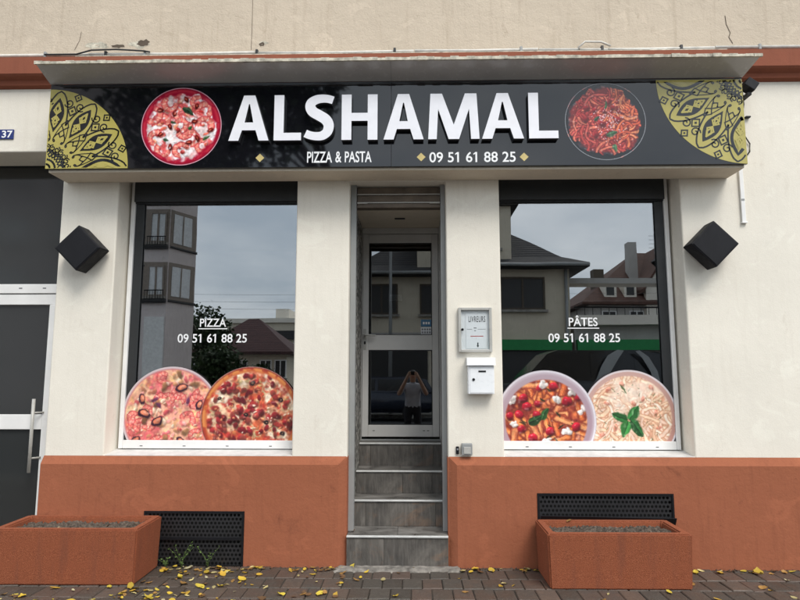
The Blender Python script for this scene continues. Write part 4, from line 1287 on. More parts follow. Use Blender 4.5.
# conduit along the top with clips, cables and damaged plaster
cz = 4.318; cyy = -0.052
cdt = thing('wall_conduit', 'long pale plastic conduit running along the wall above the sign', 'conduit', (0, cyy, cz))
segs = [-8, -2.85, -1.36, 0.02, 1.10, 2.62, 8]
for a, b in zip(segs, segs[1:]):
    m_ = MB(); z0 = cz + rnd.uniform(-.004, .004)
    m_.tube([(a + .004, cyy, z0), ((a + b) / 2, cyy - .002, z0 - .006), (b - .004, cyy, z0 + .002)], .0165, 8); m_.build('pipe', 'pvc_pipe', cdt)
for x in (-3.24, -2.70, -2.35, -1.36, -0.15, 0.95, 1.65, 2.33, 3.0):
    MB().box(x - .011, x + .011, cyy - .022, cyy + .021, cz - .024, cz + .026, .003).build('clip', 'cable_black' if rnd.random() < .7 else 'rail_grey', cdt)
b_ = MB(); b_.tube([(-3.24, -.075, 4.315), (-2.95, -.08, 4.312), (-2.82, -.085, 4.345), (-2.6, -.085, 4.350), (-2.35, -.08, 4.335), (-2.30, -.078, 4.325)], .007, 6)
b_.build('slack_cable', 'cable_black', label='slack black cable looping over the conduit at the left', cat='cable')
b_ = MB(); b_.tube([(1.46, -.07, 4.27), (1.44, -.085, 4.32), (1.50, -.08, 4.375), (1.64, -.078, 4.372), (1.72, -.075, 4.335)], .009, 6)
b_.tube([(1.70, -.07, 4.305), (2.20, -.07, 4.302)], .011, 6)
b_.build('cable_loop', 'pvc_pipe', label='pale cable looped over the conduit above the spaghetti plate', cat='cable')
lg = MB()
for x0, x1 in ((-2.95, -1.9), (-1.9, -.6), (-.6, .6), (.6, 1.6), (1.6, 2.7)):
    lg.tube([(x0, -.095, 4.272 + .006), ((x0 + x1) / 2, -.097, 4.278), (x1, -.095, 4.277)], .008, 6)
lg.build('thin_cable', 'peeling_edge', cdt)
# damage in the plaster: chipped patches and cracks
def chip(x, z, w, h, seed, mat='crack_dark', yy=-0.0315):
    r = random.Random(seed); m_ = MB()
    c = [(x + w * math.cos(t) * r.uniform(.6, 1.1), yy, z + h * math.sin(t) * r.uniform(.5, 1.1)) for t in [i * math.pi / 8 for i in range(16)]]
    v0 = m_.bm.verts.new((x, yy + .001, z)); vs_ = [m_.bm.verts.new(p) for p in c]
    for i in range(16): m_.bm.faces.new([v0, vs_[i], vs_[(i + 1) % 16]])
    m_.build('plaster_chip', mat, shop)
chip(-2.385, 4.438, .065, .042, 1); chip(-2.42, 4.425, .10, .045, 2, 'peeling_edge', -.0308); chip(-2.80, 4.42, .12, .04, 3, 'peeling_edge', -.0308); chip(-1.325, 4.415, .028, .025, 4); chip(-1.31, 4.425, .05, .02, 6, 'peeling_edge', -.0308); chip(-2.62, 4.41, .07, .02, 5)
def crack(pts, w=.004, yy=-.0325, mat='crack_dark'):
    m_ = MB()
    for (x0, z0), (x1, z1) in zip(pts, pts[1:]):
        d = Vector((x1 - x0, z1 - z0)).normalized(); n_ = Vector((-d.y, d.x)) * w / 2
        m_.poly([(x0 + n_.x, yy, z0 + n_.y), (x0 - n_.x, yy, z0 - n_.y), (x1 - n_.x, yy, z1 - n_.y), (x1 + n_.x, yy, z1 + n_.y)])
    m_.build('crack', mat, shop)
crack([(-1.42, 4.36), (-1.418, 4.6), (-1.421, 5.0), (-1.42, 5.6)], .0035)
crack([(2.79, 4.37), (2.76, 4.43), (2.775, 4.47), (2.745, 4.55), (2.74, 4.63)], .006)
crack([(-3.0, 4.38), (-2.96, 4.47), (-2.95, 4.55)], .004)

# ================================================================== LEFT NEIGHBOUR DOOR
nd = thing('entrance_door', 'dark glazed entrance door with white frame and tall steel handle at the left edge', 'door', (-3.8, 0.37, 0.0))
NY = 0.34
def rail(a, b, c, d, yy=NY, nm='frame_rail'): bx(nm, 'white_frame', a, b, yy, yy + .05, c, d, nd, bev=.004)
HX = LX - .232
rail(-4.54, LX - .003, 2.245, 2.330, NY - .006); rail(-4.54, LX - .003, 2.142, 2.238, NY + .004)
rail(-4.48, HX - .022, 1.030, 1.160, NY + .004)
rail(HX, LX - .003, 0.0, 2.141, NY - .008, 'frame_post'); rail(-4.54, -4.49, 0.0, 2.14, NY - .008, 'frame_post')
rail(HX - .021, HX - .002, 0.02, 2.141, NY + .002, 'leaf_stile')
for a, b in ((2.332, 3.44), (1.162, 2.14), (0.02, 1.028)):
    bx('glazed_panel', 'grey_panel', -4.54, HX - .023 if b < 2.2 else LX - .004, NY + .03, NY + .045, a, b, nd)
hb = MB(); hb.tube([(-3.325, NY - .075, .67), (-3.325, NY - .075, 1.30)], .0145, 10); ho = hb.build('pull_handle', 'steel', nd)
for z in (.79, 1.18):
    MB().tube([(-3.325, NY - .072, z), (-3.275, NY + .001, z)], .008, 8).build('handle_standoff', 'steel', ho)
bx('blind_room', 'room_dark', -4.60, LX + .03, NY + .05, NY + .34, 0.0, 3.60, nd)
MB().box(-4.54, LX - .003, -.02, NY + .30, -.012, .014).build('doorstep', 'concrete', nd)
s_ = MB()
for x in (-3.58, -3.36): s_.box(x, x + .03, NY - .0075, NY - .0062, 2.288, 2.296)
s_.build('drain_slot', 'ink_dark', nd)

# ================================================================== CELLAR GRATES
def perf_sheet(x0, x1, z0, z1, y, mat, parent, cell=0.031, hole=0.0115, slope=0.0, rib=None):
    mb = MB(); bm = mb.bm
    nx = max(2, round((x1 - x0) / cell)); nz = max(1, round((z1 - z0) / cell))
    cw, ch = (x1 - x0) / nx, (z1 - z0) / nz
    for j in range(nz):
        o = cw / 2 if j % 2 else 0
        for i in range(nx - (1 if j % 2 else 0)):
            cx, cz_ = x0 + (i + .5) * cw + o, z0 + (j + .5) * ch
            out = [bm.verts.new((cx + sx * cw / 2, y + slope * (cz_ + sz * ch / 2 - z0), cz_ + sz * ch / 2)) for sx, sz in ((1, 0), (1, 1), (0, 1), (-1, 1), (-1, 0), (-1, -1), (0, -1), (1, -1))]
            inn = [bm.verts.new((cx + hole * math.cos(k * math.pi / 4), y + slope * (cz_ - z0) , cz_ + hole * math.sin(k * math.pi / 4))) for k in range(8)]
            for k in range(8): bm.faces.new([out[k], out[(k + 1) % 8], inn[(k + 1) % 8], inn[k]])
        if j % 2:
            for xa in (x0, x1 - cw / 2):
                mb.poly([(xa, y + slope * (j * ch), z0 + j * ch), (xa + cw / 2, y + slope * (j * ch), z0 + j * ch), (xa + cw / 2, y + slope * ((j + 1) * ch), z0 + (j + 1) * ch), (xa, y + slope * ((j + 1) * ch), z0 + (j + 1) * ch)])
    return mb.build('perforated_sheet', mat, parent)
def grate(G_, label, split):
    x0, x1, z0, z1 = G_
    g = thing('cellar_grate', label, 'grate', ((x0 + x1) / 2, PF, 0.0), group='black cellar grates in the plinth')
    a, b = x0 + .001, x1 - .001
    f = MB(); w_ = .016
    f.box(a, a + w_, PF - .006, -.003, 0.001, z1 - .001); f.box(b - w_, b, PF - .006, -.003, 0.001, z1 - .001)
    f.box(a + w_ + .0005, b - w_ - .0005, PF - .005, -.003, z1 - w_, z1 - .001)
    f.build('grate_frame', 'black_metal', g)
    perf_sheet(a + w_, b - w_, split + .018, z1 - w_, PF + .004, 'grate_sheet', g)
    perf_sheet(a + w_, b - w_, 0.004, split - .004, PF + .016, 'grate_sheet', g)
    MB().box(a + w_ + .001, b - w_ - .001, PF - .004, PF + .028, split - .003, split + .017).build('cross_bar', 'black_metal', g)
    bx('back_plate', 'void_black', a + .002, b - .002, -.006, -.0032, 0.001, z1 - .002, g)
    return g
grate(GL, 'black perforated cellar grate in the plinth below the PIZZA window', 0.205)
gr = grate(GR, 'wide black perforated cellar grate behind the planter below the PÂTES window', 0.34)
fp = MB(); tmp = MB().box(-.53, .53, -.004, .004, -.05, .05); fp.add(tmp.bm, Matrix.Translation((1.535, PF - .02, 0.36)) @ Matrix.Rotation(R(28), 4, 'X') @ Matrix.Rotation(R(1.2), 4, 'Y')); fp.build('bent_flap', 'black_metal', gr)
# weeds growing in the left grate
def weed(x, y, h, n, seed, label):
    r = random.Random(seed); w_ = thing('weed', label, 'weed', (x, y, 0), group='weeds in front of the cellar grate')
    stem, lv = MB(), MB()
    for k in range(n):
        a = r.uniform(0, 6.28); l_ = h * r.uniform(.55, 1.0); pts = []
        for q in range(6):
            t = q / 5
            pts.append((x + math.cos(a) * .10 * t * t + r.uniform(-.006, .006), y + min(.005, math.sin(a) * .05 * t) - .005, l_ * t))
        stem.tube(pts, [.0022 * (1 - .6 * q / 5) for q in range(6)], 4)
        for q in range(1, 6):
            for _ in range(3):
                p = Vector(pts[q]); d = Vector((r.uniform(-1, 1), r.uniform(-.8, .3), r.uniform(-.2, .8))).normalized(); s__ = r.uniform(.010, .022)
                u_ = d.cross(Vector((r.uniform(-1, 1), r.uniform(-1, 1), 1))).normalized() * s__ * .4
                lv.poly([p, p + d * s__ * .5 + u_, p + d * s__, p + d * s__ * .5 - u_])
    stem.build('stem', 'weed_green', w_); lv.build('leaves', 'weed_green', w_, normals=False, kind='stuff')
weed(-1.83, -.075, .20, 5, 1, 'small green weed growing at the foot of the left cellar grate')
weed(-1.62, -.075, .17, 4, 2, 'sparse grass tuft near the right end of the left cellar grate')
weed(-1.95, -.08, .09, 3, 3, 'tiny weed sprouting close to the left planter')

# ================================================================== PLANTERS
def planter(x0, x1, y0, y1, h, rotz, label, seed):
    cx, cy = (x0 + x1) / 2, (y0 + y1) / 2
    p = thing('planter', label, 'planter', (cx, cy, 0), group='terracotta coloured concrete planters')
    p.rotation_euler.z = R(rotz)
    t = 0.062
    bm = bmesh.new()
    def ring(hx_, hy_, z): return [bm.verts.new((sx * hx_, sy * hy_, z)) for sx, sy in ((-1, -1), (1, -1), (1, 1), (-1, 1))]
    hx_, hy_ = (x1 - x0) / 2, (y1 - y0) / 2
    rs = [ring(hx_ - .012, hy_ - .012, 0.0), ring(hx_, hy_, h), ring(hx_ - t, hy_ - t, h), ring(hx_ - t - .012, hy_ - t - .012, h - .13)]
    bm.faces.new(list(reversed(rs[0])))
    for a, b in zip(rs, rs[1:]):
        for k in range(4): bm.faces.new([a[k], a[(k + 1) % 4], b[(k + 1) % 4], b[k]])
    bm.faces.new(rs[-1])
    bmesh.ops.bevel(bm, geom=[e for e in bm.edges if not (e.verts[0].co.z < h - .1 and e.verts[1].co.z < h - .1 and abs(e.verts[0].co.x) < hx_ - .03)], offset=.010, segments=2, affect='EDGES')
    me = bpy.data.meshes.new('trough'); bm.to_mesh(me); bm.free(); me.materials.append(M['red_aggregate'])
    o = bpy.data.objects.new('trough', me); col.objects.link(o); o.parent = p
    r = random.Random(seed)
    bm = bmesh.new(); bmesh.ops.create_grid(bm, x_segments=70, y_segments=26, size=1)
    for v in bm.verts: v.co = Vector((v.co.x * (hx_ - t - .003), v.co.y * (hy_ - t - .003), h - .042 + r.uniform(-.013, .014) + .008 * math.sin(v.co.x * 7) * math.sin(v.co.y * 5 + 1)))
    tw = MB()
    for _ in range(9):
        x_, y_, a_ = r.uniform(-.85, .85) * (hx_ - t), r.uniform(-.7, .7) * (hy_ - t), r.uniform(0, 6.28); l_ = r.uniform(.03, .11)
        tw.tube([(x_, y_, h - .036), (x_ + l_ * .5 * math.cos(a_), y_ + l_ * .5 * math.sin(a_), h - .022), (x_ + l_ * math.cos(a_ + .3), y_ + l_ * math.sin(a_ + .3), h - .028)], .0022, 4)
    two = tw.build('dead_twigs', 'bark', kind='stuff'); two.parent = p
    me = bpy.data.meshes.new('soil'); bm.to_mesh(me); bm.free(); me.materials.append(M['soil'])
    o = bpy.data.objects.new('soil', me); col.objects.link(o); o.parent = p
planter(-3.085, -2.012, -0.505, -0.055, 0.393, 0.6, 'terracotta concrete planter of bare soil standing below the left pillar', 1)
planter(0.962, 1.990, -0.515, -0.075, 0.384, 0.4, 'terracotta concrete planter of bare soil standing before the right grate', 2)

r_ = random.Random(99); db = MB()
for _ in range(900):
    x = r_.choice([r_.uniform(-2.0, -.56), r_.uniform(.34, .98), r_.uniform(2.0, 4.0), r_.uniform(-2.0, 4.0)])
    if -.56 < x < .34 and r_.random() < .7: continue
    y = -.048 - abs(r_.gauss(0, .022)); q = r_.uniform(.003, .011)
    if GL[0] < x < GL[1] and y > -.05: continue
    vv = [Vector((x + r_.uniform(-q, q), y + r_.uniform(-q, q), r_.uniform(-.004, .004) + (q * r_.uniform(.3, 1.1) if k == 3 else 0))) for k in range(4)]
    for f in ((0, 1, 3), (1, 2, 3), (2, 0, 3)): db.poly([vv[k] for k in f])
db.build('wall_foot_debris', 'soil', kind='stuff', label='dark crumbs of soil and moss along the foot of the wall', cat='debris')

# ================================================================== FALLEN LEAVES
def leaf_mesh(seed):
    r = random.Random(seed); bm = bmesh.new()
    L = 1.0; W_ = r.uniform(.55, .8); curl = r.uniform(-.15, .45); fold = r.uniform(.05, .35)
    mid, lft, rgt = [], [], []
    for k in range(6):
        t = k / 5; w = W_ * .5 * math.sin(math.pi * min(1, t * .92 + .06)) ** .8 * (1 - .15 * t)
        z = curl * (t - .4) ** 2 * 1.2 + r.uniform(-.03, .03)
        mid.append(bm.verts.new((0, t - .5, z)))
        lft.append(bm.verts.new((-w * r.uniform(.9, 1.1), t - .5 - .06, z + w * fold))); rgt.append(bm.verts.new((w * r.uniform(.9, 1.1), t - .5 - .06, z + w * fold * r.uniform(.2, 1))))
    for k in range(5):
        bm.faces.new([mid[k], mid[k + 1], lft[k + 1], lft[k]]); bm.faces.new([mid[k], rgt[k], rgt[k + 1], mid[k + 1]])
    a = bm.verts.new((.012, -.5, mid[0].co.z)); b = bm.verts.new((0.05, -.85, mid[0].co.z + .04)); c = bm.verts.new((0.03, -.85, mid[0].co.z + .04))
    bm.faces.new([mid[0], a, b, c])
    for f in bm.faces: f.smooth = True
    me = bpy.data.meshes.new('fallen_leaf'); bm.to_mesh(me); bm.free(); me.materials.append(M['fallen_leaf'])
    zmin = min(v.co.z for v in me.vertices)
    for v in me.vertices: v.co.z -= zmin
    return me
lmeshes = [leaf_mesh(k) for k in range(8)]
LEAF = [('bright yellow', (0.66, 0.45, 0.04)), ('golden', (0.60, 0.36, 0.035)), ('pale yellow', (0.60, 0.50, 0.22)), ('cream', (0.62, 0.56, 0.34)), ('ochre', (0.38, 0.20, 0.05)), ('lemon yellow', (0.72, 0.55, 0.06)), ('brown', (0.17, 0.085, 0.035))]
def put_leaf(x, y, z=0.004, s=None, label=None, group='fallen leaves on the pavement', tilt=.25):
    o = bpy.data.objects.new('fallen_leaf', rnd.choice(lmeshes)); col.objects.link(o)
    s = s or rnd.choice([.03, .035, .04, .045, .05, .06, .07, .08])
    q_ = s * .88; o.scale = (q_ * rnd.uniform(.75, 1.15), q_, q_ * rnd.uniform(.6, 1.9)); o.location = (x, y, z)
    o.rotation_euler = (rnd.uniform(-tilt, tilt), rnd.uniform(-tilt, tilt), rnd.uniform(0, 6.28))
    cn_, c_ = rnd.choices(LEAF, [4, 5, 4, 2, 6, 2, 6])[0]
    if s >= .08: cn_, c_ = LEAF[rnd.choice([0, 5, 1])]
    k_ = rnd.uniform(.5, .95); o.color = (c_[0] * k_, c_[1] * k_, c_[2] * k_, 1)
    if not label:
        size = 'large' if s >= .07 else ('small' if s <= .045 else 'medium')
        where = ('before the left planter' if x < -2.0 else 'below the left cellar grate' if x < -1.35 else 'before the plinth left of the steps' if x < -.6 else 'at the foot of the steps' if x < .36 else 'between the steps and the right planter' if x < .95 else 'before the right planter' if x < 2.02 else 'right of the right planter')
        row = 'against the wall' if y > -.14 else 'out on the pavers' if y < -.5 else 'on the pavers'
        label = '%s %s fallen leaf %s, %s' % (size, cn_, where, row)
    tag(o, label, 'leaf', group)
    return o
def ok(x, y): return not (-3.11 < x < -1.99 and y > -.53) and not (.94 < x < 2.01 and y > -.54)
n_ = 0
for _ in range(900):           # thick drift in front of and beside the left planter and grate
    if n_ >= 185: break
    x = rnd.choice([rnd.uniform(-2.05, -1.1), rnd.uniform(-2.05, -1.3), rnd.uniform(-3.3, -1.9), rnd.uniform(-1.3, -.45)]); y = rnd.uniform(-.86, -.06)
    if x < -2.0: y = rnd.uniform(-.86, -.50)
    if not ok(x, y): continue
    put_leaf(x, y); n_ += 1
for _ in range(70):            # along the wall foot
    x = rnd.choice([rnd.uniform(-2.0, -.55), rnd.uniform(-2.0, -.55), rnd.uniform(.36, .95), rnd.uniform(2.05, 2.9)])
    put_leaf(x, rnd.uniform(-.15, -.062), s=rnd.choice([.03, .04, .05, .06, .07]))
for _ in range(30):            # sparse elsewhere
    x = rnd.uniform(-.6, 3.0); y = rnd.uniform(-.85, -.15)
    if ok(x, y): put_leaf(x, y, s=rnd.choice([.04, .05, .06]))
for x, y, s in ((-.49, -.075, .11), (.02, -.09, .07), (-.40, -.07, .07), (.16, -.085, .06), (.26, -.09, .055), (-2.02, -.535, .11), (2.17, -.13, .085), (2.66, -.10, .10), (2.92, -.09, .08), (.95, -.12, .08), (.61, -.115, .085), (1.79, -.555, .09), (.66, -.4, .075), (.63, -.45, .06), (2.5, -.45, .07)):
    put_leaf(x, y, s=s)
put_leaf(-.49, .10, .2405, .05, 'yellow leaf caught on the first step beside the left rail', 'leaf on the step')
for x, y, w in ((-2.14, -.20, 'right end of the left'), (-2.36, -.24, 'middle of the left'), (-2.72, -.30, 'left half of the left')):
    put_leaf(x, y, .352, .07, 'yellow leaf on the soil at the %s planter' % w, 'leaves in the planters')
for x, y, w in ((1.22, -.13, 'back rim of the right'), (1.55, -.38, 'middle of the right'), (1.72, -.36, 'right half of the right')):
    put_leaf(x, y, .343 if y < -.2 else .386, .065, 'yellow leaf on the %s planter' % w, 'leaves in the planters')

# ================================================================== ACROSS THE STREET (seen in the glass)
def far_window(b, x, z, w, h, yf, lit='far_glass', shutter=None, frame='white_frame'):
    """framed window on a wall that faces +Y"""
    fr_ = MB(); t = .07
    fr_.box(x, x + t, yf + .002, yf + .06, z, z + h); fr_.box(x + w - t, x + w, yf + .002, yf + .06, z, z + h)
    fr_.box(x + t, x + w - t, yf + .003, yf + .06, z, z + t); fr_.box(x + t, x + w - t, yf + .003, yf + .06, z + h - t, z + h); fr_.box(x + w / 2 - .035, x + w / 2 + .035, yf + .003, yf + .058, z + t, z + h - t)
    wo = fr_.build('window', frame, b)
    m_ = MB(); m_.box(x + t, x + w - t, yf + .004, yf + .03, z + t, z + h - t); m_.build('pane', 'shop_dark' if not shutter else shutter, wo)
    m_ = MB(); m_.box(x - .08, x + w + .08, yf + .002, yf + .16, z - .09, z - .002); m_.build('sill', 'concrete', wo)
def hip_roof(b, x0, x1, y0, y1, ze, zr, mat, over=.5, flare=0.0):
    m_ = MB(); x0, x1, y0, y1 = x0 - over, x1 + over, y0 - over, y1 + over
    hy_ = (y1 - y0) / 2; ym = (y0 + y1) / 2; rx0, rx1 = x0 + hy_, x1 - hy_
    def ring(f, z): return [(x0 + (rx0 - x0) * f, y0 + hy_ * f, z), (x1 + (rx1 - x1) * f, y0 + hy_ * f, z), (x1 + (rx1 - x1) * f, y1 - hy_ * f, z), (x0 + (rx0 - x0) * f, y1 - hy_ * f, z)]
    h = zr - ze
    rg = [ring(0, ze - .16), ring(0, ze), ring(.18, ze + h * (.18 - flare)), ring(.40, ze + h * (.40 - flare * .5)), ring(.98, zr)]
    for a, c in zip(rg, rg[1:]):
        for k in range(4): m_.poly([a[k], a[(k + 1) % 4], c[(k + 1) % 4], c[k]])
    m_.poly(rg[-1]); m_.poly(rg[0])
    return m_.build('roof', mat, b)

hb_ = thing('house', 'cream two storey house with flared dark tiled hip roof and box dormer', 'house', (0.5, -22, 0))
bx('wall', 'cream_render', -2.6, 5.9, -25, -17, -.1, 5.55, hb_)
rf = hip_roof(hb_, -2.6, 5.9, -25, -17, 5.58, 8.75, 'dark_tiles', .62, .07)
bx('dormer', 'cream_render', 0.2, 3.74, -20.5, -16.9, 5.60, 7.86, rf); bx('dormer_cap', 'dark_tiles', -.1, 4.02, -20.6, -16.72, 7.862, 7.97, rf)
for x, z, w, h in ((3.30, 3.88, 1.68, 1.24), (0.3, 3.88, 1.5, 1.24), (-1.9, 3.88, 1.3, 1.24)): far_window(hb_, x, z, w, h, -17, frame='bark')
for x in (0.9, 2.3): far_window(hb_, x, 6.2, 1.0, 1.15, -16.9)
MB().tube([(5.75, -16.9, 5.4), (5.75, -16.9, 0)], .06, 6).build('downpipe', 'rail_grey', hb_)
MB().tube([(-3.2, -16.34, 5.50), (6.5, -16.34, 5.50)], .07, 6).build('gutter', 'rail_grey', hb_)
bx('shop_front', 'shop_dark', 1.2, 5.7, -16.995, -16.93, 0.1, 2.36, hb_); bx('green_band', 'awning_green', 1.0, 5.88, -16.995, -16.80, 2.37, 2.76, hb_)
bx('shop_front', 'shop_dark', -2.5, .6, -16.995, -16.93, 0.1, 2.6, hb_); bx('fascia', 'grey_render', -2.55, .8, -16.995, -16.80, 2.62, 3.15, hb_)

lw_ = thing('low_shop', 'low flat roofed shop with green band and roof terrace', 'shop', (10, -20, 0))
bx('wall', 'grey_render', 6.05, 15, -24, -17.1, -.1, 3.62, lw_); bx('fascia', 'white_plaster', 6.05, 15, -17.095, -16.7, 3.30, 3.66, lw_)
bx('green_band', 'awning_green', 6.1, 14.9, -17.095, -16.85, 2.37, 2.76, lw_); bx('shop_front', 'shop_dark', 6.2, 14.8, -17.095, -17.0, .1, 2.3, lw_)
bx('pergola_beam', 'grey_render', 5.95, 15, -18.2, -17.2, 4.90, 5.10, lw_)
for x in (9.7, 13.5): bx('pergola_post', 'rail_grey', x, x + .1, -17.5, -17.4, 3.625, 4.898, lw_)
rl_ = MB(); rl_.tube([(6.1, -17.2, 4.0), (15, -17.2, 4.0)], .03, 6)
for i in range(30): rl_.tube([(6.2 + i * .3, -17.2, 3.63), (6.2 + i * .3, -17.2, 4.0)], .012, 5)
rl_.build('railing', 'black_metal', lw_)

he = thing('terrace_house', 'row of pale houses with red tiled roof beyond the low shop', 'house', (17, -38, 0))
bx('wall', 'grey_render', 11.6, 27, -44, -34, -.1, 6.1, he); re_ = hip_roof(he, 11.6, 27, -44, -34, 6.12, 10.4, 'red_tiles', .6)
for x, z in ((12.6, 8.7), (17.6, 11.0)): bx('chimney', 'bark', x, x + .7, -36.8, -36.0, 7.0, z, re_)
bx('chimney', 'grey_render', 15.0, 15.6, -36.6, -35.9, 7.4, 10.6, re_)
gb_ = MB(); gb_.prism([(15.2, 0), (19.4, 0), (19.4, 7.0), (17.3, 10.0), (15.2, 7.0)], -33.6, -33.98); gb_.build('gable', 'white_plaster', he)
for (xa_, za_), (xb_, zb_) in (((14.9, 6.72), (17.3, 10.15)), ((17.3, 10.15), (19.7, 6.72))):
    gb_ = MB(); gb_.prism([(xa_, za_), (xb_, zb_), (xb_, zb_ + .22), (xa_, za_ + .22)], -33.3, -39); gb_.build('gable_roof', 'red_tiles', he)
for x in (12.6, 13.9):
    bx('dormer', 'white_plaster', x, x + .8, -35.2, -33.9, 6.5, 7.4, re_); bx('dormer_window', 'shop_dark', x + .15, x + .65, -33.895, -33.88, 6.62, 7.25, re_)
for x in (12.4, 14.2, 16.0, 17.8, 19.6): far_window(he, x, 4.2, .95, 1.4, -34)
an = MB(); an.tube([(16.9, -36, 8.6), (16.9, -36, 11.2)], .025, 5)
for k in range(4): an.tube([(16.5, -36, 10.2 + k * .28), (17.3, -36, 10.2 + k * .28)], .014, 4)
an.build('aerial', 'rail_grey', re_)

# apartment block with a canted corner
ap = thing('apartment_block', 'pinkish grey apartment block with canted window bays', 'building', (-12, -22, 0))
m_ = MB(); out = [(-22, -17), (-9.36, -17), (-8.78, -18.3), (-15, -27), (-22, -27)]
lo = [m_.bm.verts.new((x, y, -.1)) for x, y in out]; hi = [m_.bm.verts.new((x, y, 13.2)) for x, y in out]
for k in range(5): m_.bm.faces.new([lo[k], lo[(k + 1) % 5], hi[(k + 1) % 5], hi[k]])
m_.bm.faces.new(hi); m_.bm.faces.new(lo); m_.build('wall', 'pink_render', ap)
simple('brown_panel', (0.30, 0.25, 0.21), 0.8)
for z in (4.42, 6.50, 9.0): 
    bx('window_band', 'brown_panel', -10.35, -9.37, -16.999, -16.985, z - .12, z + 1.34, ap)
    for x, w in ((-10.12, .66), (-12.0, 1.2), (-14.0, 1.2), (-16.2, 1.2)): far_window(ap, x, z, w, 1.22, -17, shutter='shutter_white', frame='brown_panel')
    cw = MB(); d = Vector((.58, -1.3, 0)).normalized(); nrm = Vector((1.3, .58, 0)).normalized(); o0 = Vector((-9.36, -17, 0)) + nrm * .01
    def qd(a, b, c, e_, dp, mbx): mbx.poly([o0 + d * a + nrm * dp + Vector((0, 0, c)), o0 + d * b + nrm * dp + Vector((0, 0, c)), o0 + d * b + nrm * dp + Vector((0, 0, e_)), o0 + d * a + nrm * dp + Vector((0, 0, e_))])
    qd(.04, 1.38, z - .12, z + 1.34, .0, cw); wo = cw.build('window', 'brown_panel', ap)
    cw = MB(); qd(.20, 1.14, z + .03, z + 1.19, .015, cw); cw.build('pane', 'shutter_white', wo)
    cw = MB(); qd(.0, 1.42, z - .22, z - .12, .06, cw); cw.build('ledge', 'dark_tiles', ap); cw = MB(); qd(.64, .70, z + .03, z + 1.19, .03, cw); cw.build('mullion', 'brown_panel', wo)
    rr_ = MB(); rr_.tube([(-10.15, -16.82, z + .22), (-9.42, -16.82, z + .22)], .02, 5)
    for q_ in range(8): rr_.tube([(-10.13 + q_ * .1, -16.82, z - .1), (-10.13 + q_ * .1, -16.82, z + .22)], .01, 4)
    rr_.build('window_rail', 'black_metal', ap)
    bx('ledge', 'dark_tiles', -10.3, -9.37, -16.998, -16.84, z - .25, z - .10, ap)
bx('shop_window', 'curtain', -10.15, -9.40, -16.998, -16.95, 1.3, 3.65, ap); bx('cornice', 'grey_render', -22.2, -9.5, -26.9, -16.9, 13.202, 13.5, ap)

hc = thing('small_house', 'small house with brown hipped roof among trees', 'house', (-10.5, -37, 0))
bx('wall', 'cream_render', -14.4, -8.4, -40, -34.6, -.1, 2.9, hc); hip_roof(hc, -14.4, -8.4, -40, -34.6, 2.92, 5.4, 'maroon_tiles', .5)
for x in (-13.4, -11.8, -10.2, -9.2): far_window(hc, x, 1.2, .8, 1.2, -34.6)
hd = thing('distant_block', 'long pale block with white parapet far down the street', 'building', (-14, -62, 0))
bx('wall', 'cream_render', -26, -7, -70, -60, -.1, 7.0, hd); bx('string_band', 'dark_tiles', -26, -7, -59.99, -59.6, 5.2, 6.1, hd); bx('parapet', 'white_plaster', -26.3, -6.7, -70.3, -59.7, 7.002, 7.5, hd); bx('roof_hut', 'white_plaster', -15.5, -14, -66, -62, 7.502, 8.8, hd)
for i in range(9):
    for z in (1.6, 4.4): far_window(hd, -25 + i * 2, z, 1.2, 1.5, -60)

# trees
def tree(x, y, h, crown, trunk_h, n, seed, label, leaf=.16, dark=None):
    r = random.Random(seed); t = thing('street_tree', label, 'tree', (x, y, 0), group='trees across the street')
    tk = MB(); base = Vector((x, y, -.1)); cx = Vector(crown[0]); rad = Vector(crown[1])
    topp = Vector((x + .1, y, trunk_h))
    tk.tube([base, base.lerp(topp, .5) + Vector((.06, .04, 0)), topp], [.2, .16, .13], 8)
    tips = []
    for k in range(11):
        a = r.uniform(0, 6.28); e_ = cx + Vector((math.cos(a) * rad.x * r.uniform(.3, .8), math.sin(a) * rad.y * r.uniform(.3, .8), rad.z * r.uniform(-.6, .8)))
        tk.tube([topp, topp.lerp(e_, .5) + Vector((0, 0, .2)), e_], [.09, .05, .015], 5); tips.append(e_)
    tk.build('trunk', 'bark', t)
    cl_ = [cx + Vector((r.gauss(0, .42) * rad.x, r.gauss(0, .42) * rad.y, r.gauss(0, .42) * rad.z)) for _ in range(26)] + tips
    vs_, fs_ = [], []
    for k in range(n):
        c = r.choice(cl_); sp = .26
        p = c + Vector((r.gauss(0, sp) * rad.x, r.gauss(0, sp) * rad.y, r.gauss(0, sp) * rad.z))
        q = (p - cx); e_ = (q.x / rad.x) ** 2 + (q.y / rad.y) ** 2 + (q.z / rad.z) ** 2
        if e_ > 1.05: continue
        d = Vector((r.gauss(0, 1), r.gauss(0, 1), r.gauss(0, .6))).normalized(); u_ = d.cross(Vector((r.gauss(0, 1), r.gauss(0, 1), r.gauss(0, 1)))).normalized()
        s_ = leaf * r.uniform(.6, 1.4); i0 = len(vs_)
        vs_ += [p, p + d * s_ * .5 + u_ * s_ * .35, p + d * s_, p + d * s_ * .5 - u_ * s_ * .35]; fs_.append((i0, i0 + 1, i0 + 2, i0 + 3))
    me = bpy.data.meshes.new('crown'); me.from_pydata([v - Vector((x, y, 0)) for v in vs_], [], fs_); me.materials.append(M['tree_leaf'])
    o = bpy.data.objects.new('crown', me); col.objects.link(o); o.parent = t
tree(-2.75, -15.9, 13, ((-6.3, -13.6, 11.9), (4.3, 2.4, 4.5)), 7.6, 30000, 5, 'tall leafy street tree on the far pavement', .26)
tree(-10.9, -25.5, 5, ((-10.9, -25.5, 3.4), (1.15, 1.2, 1.9)), 1.4, 2400, 6, 'dense green tree beside the apartment block', .2)
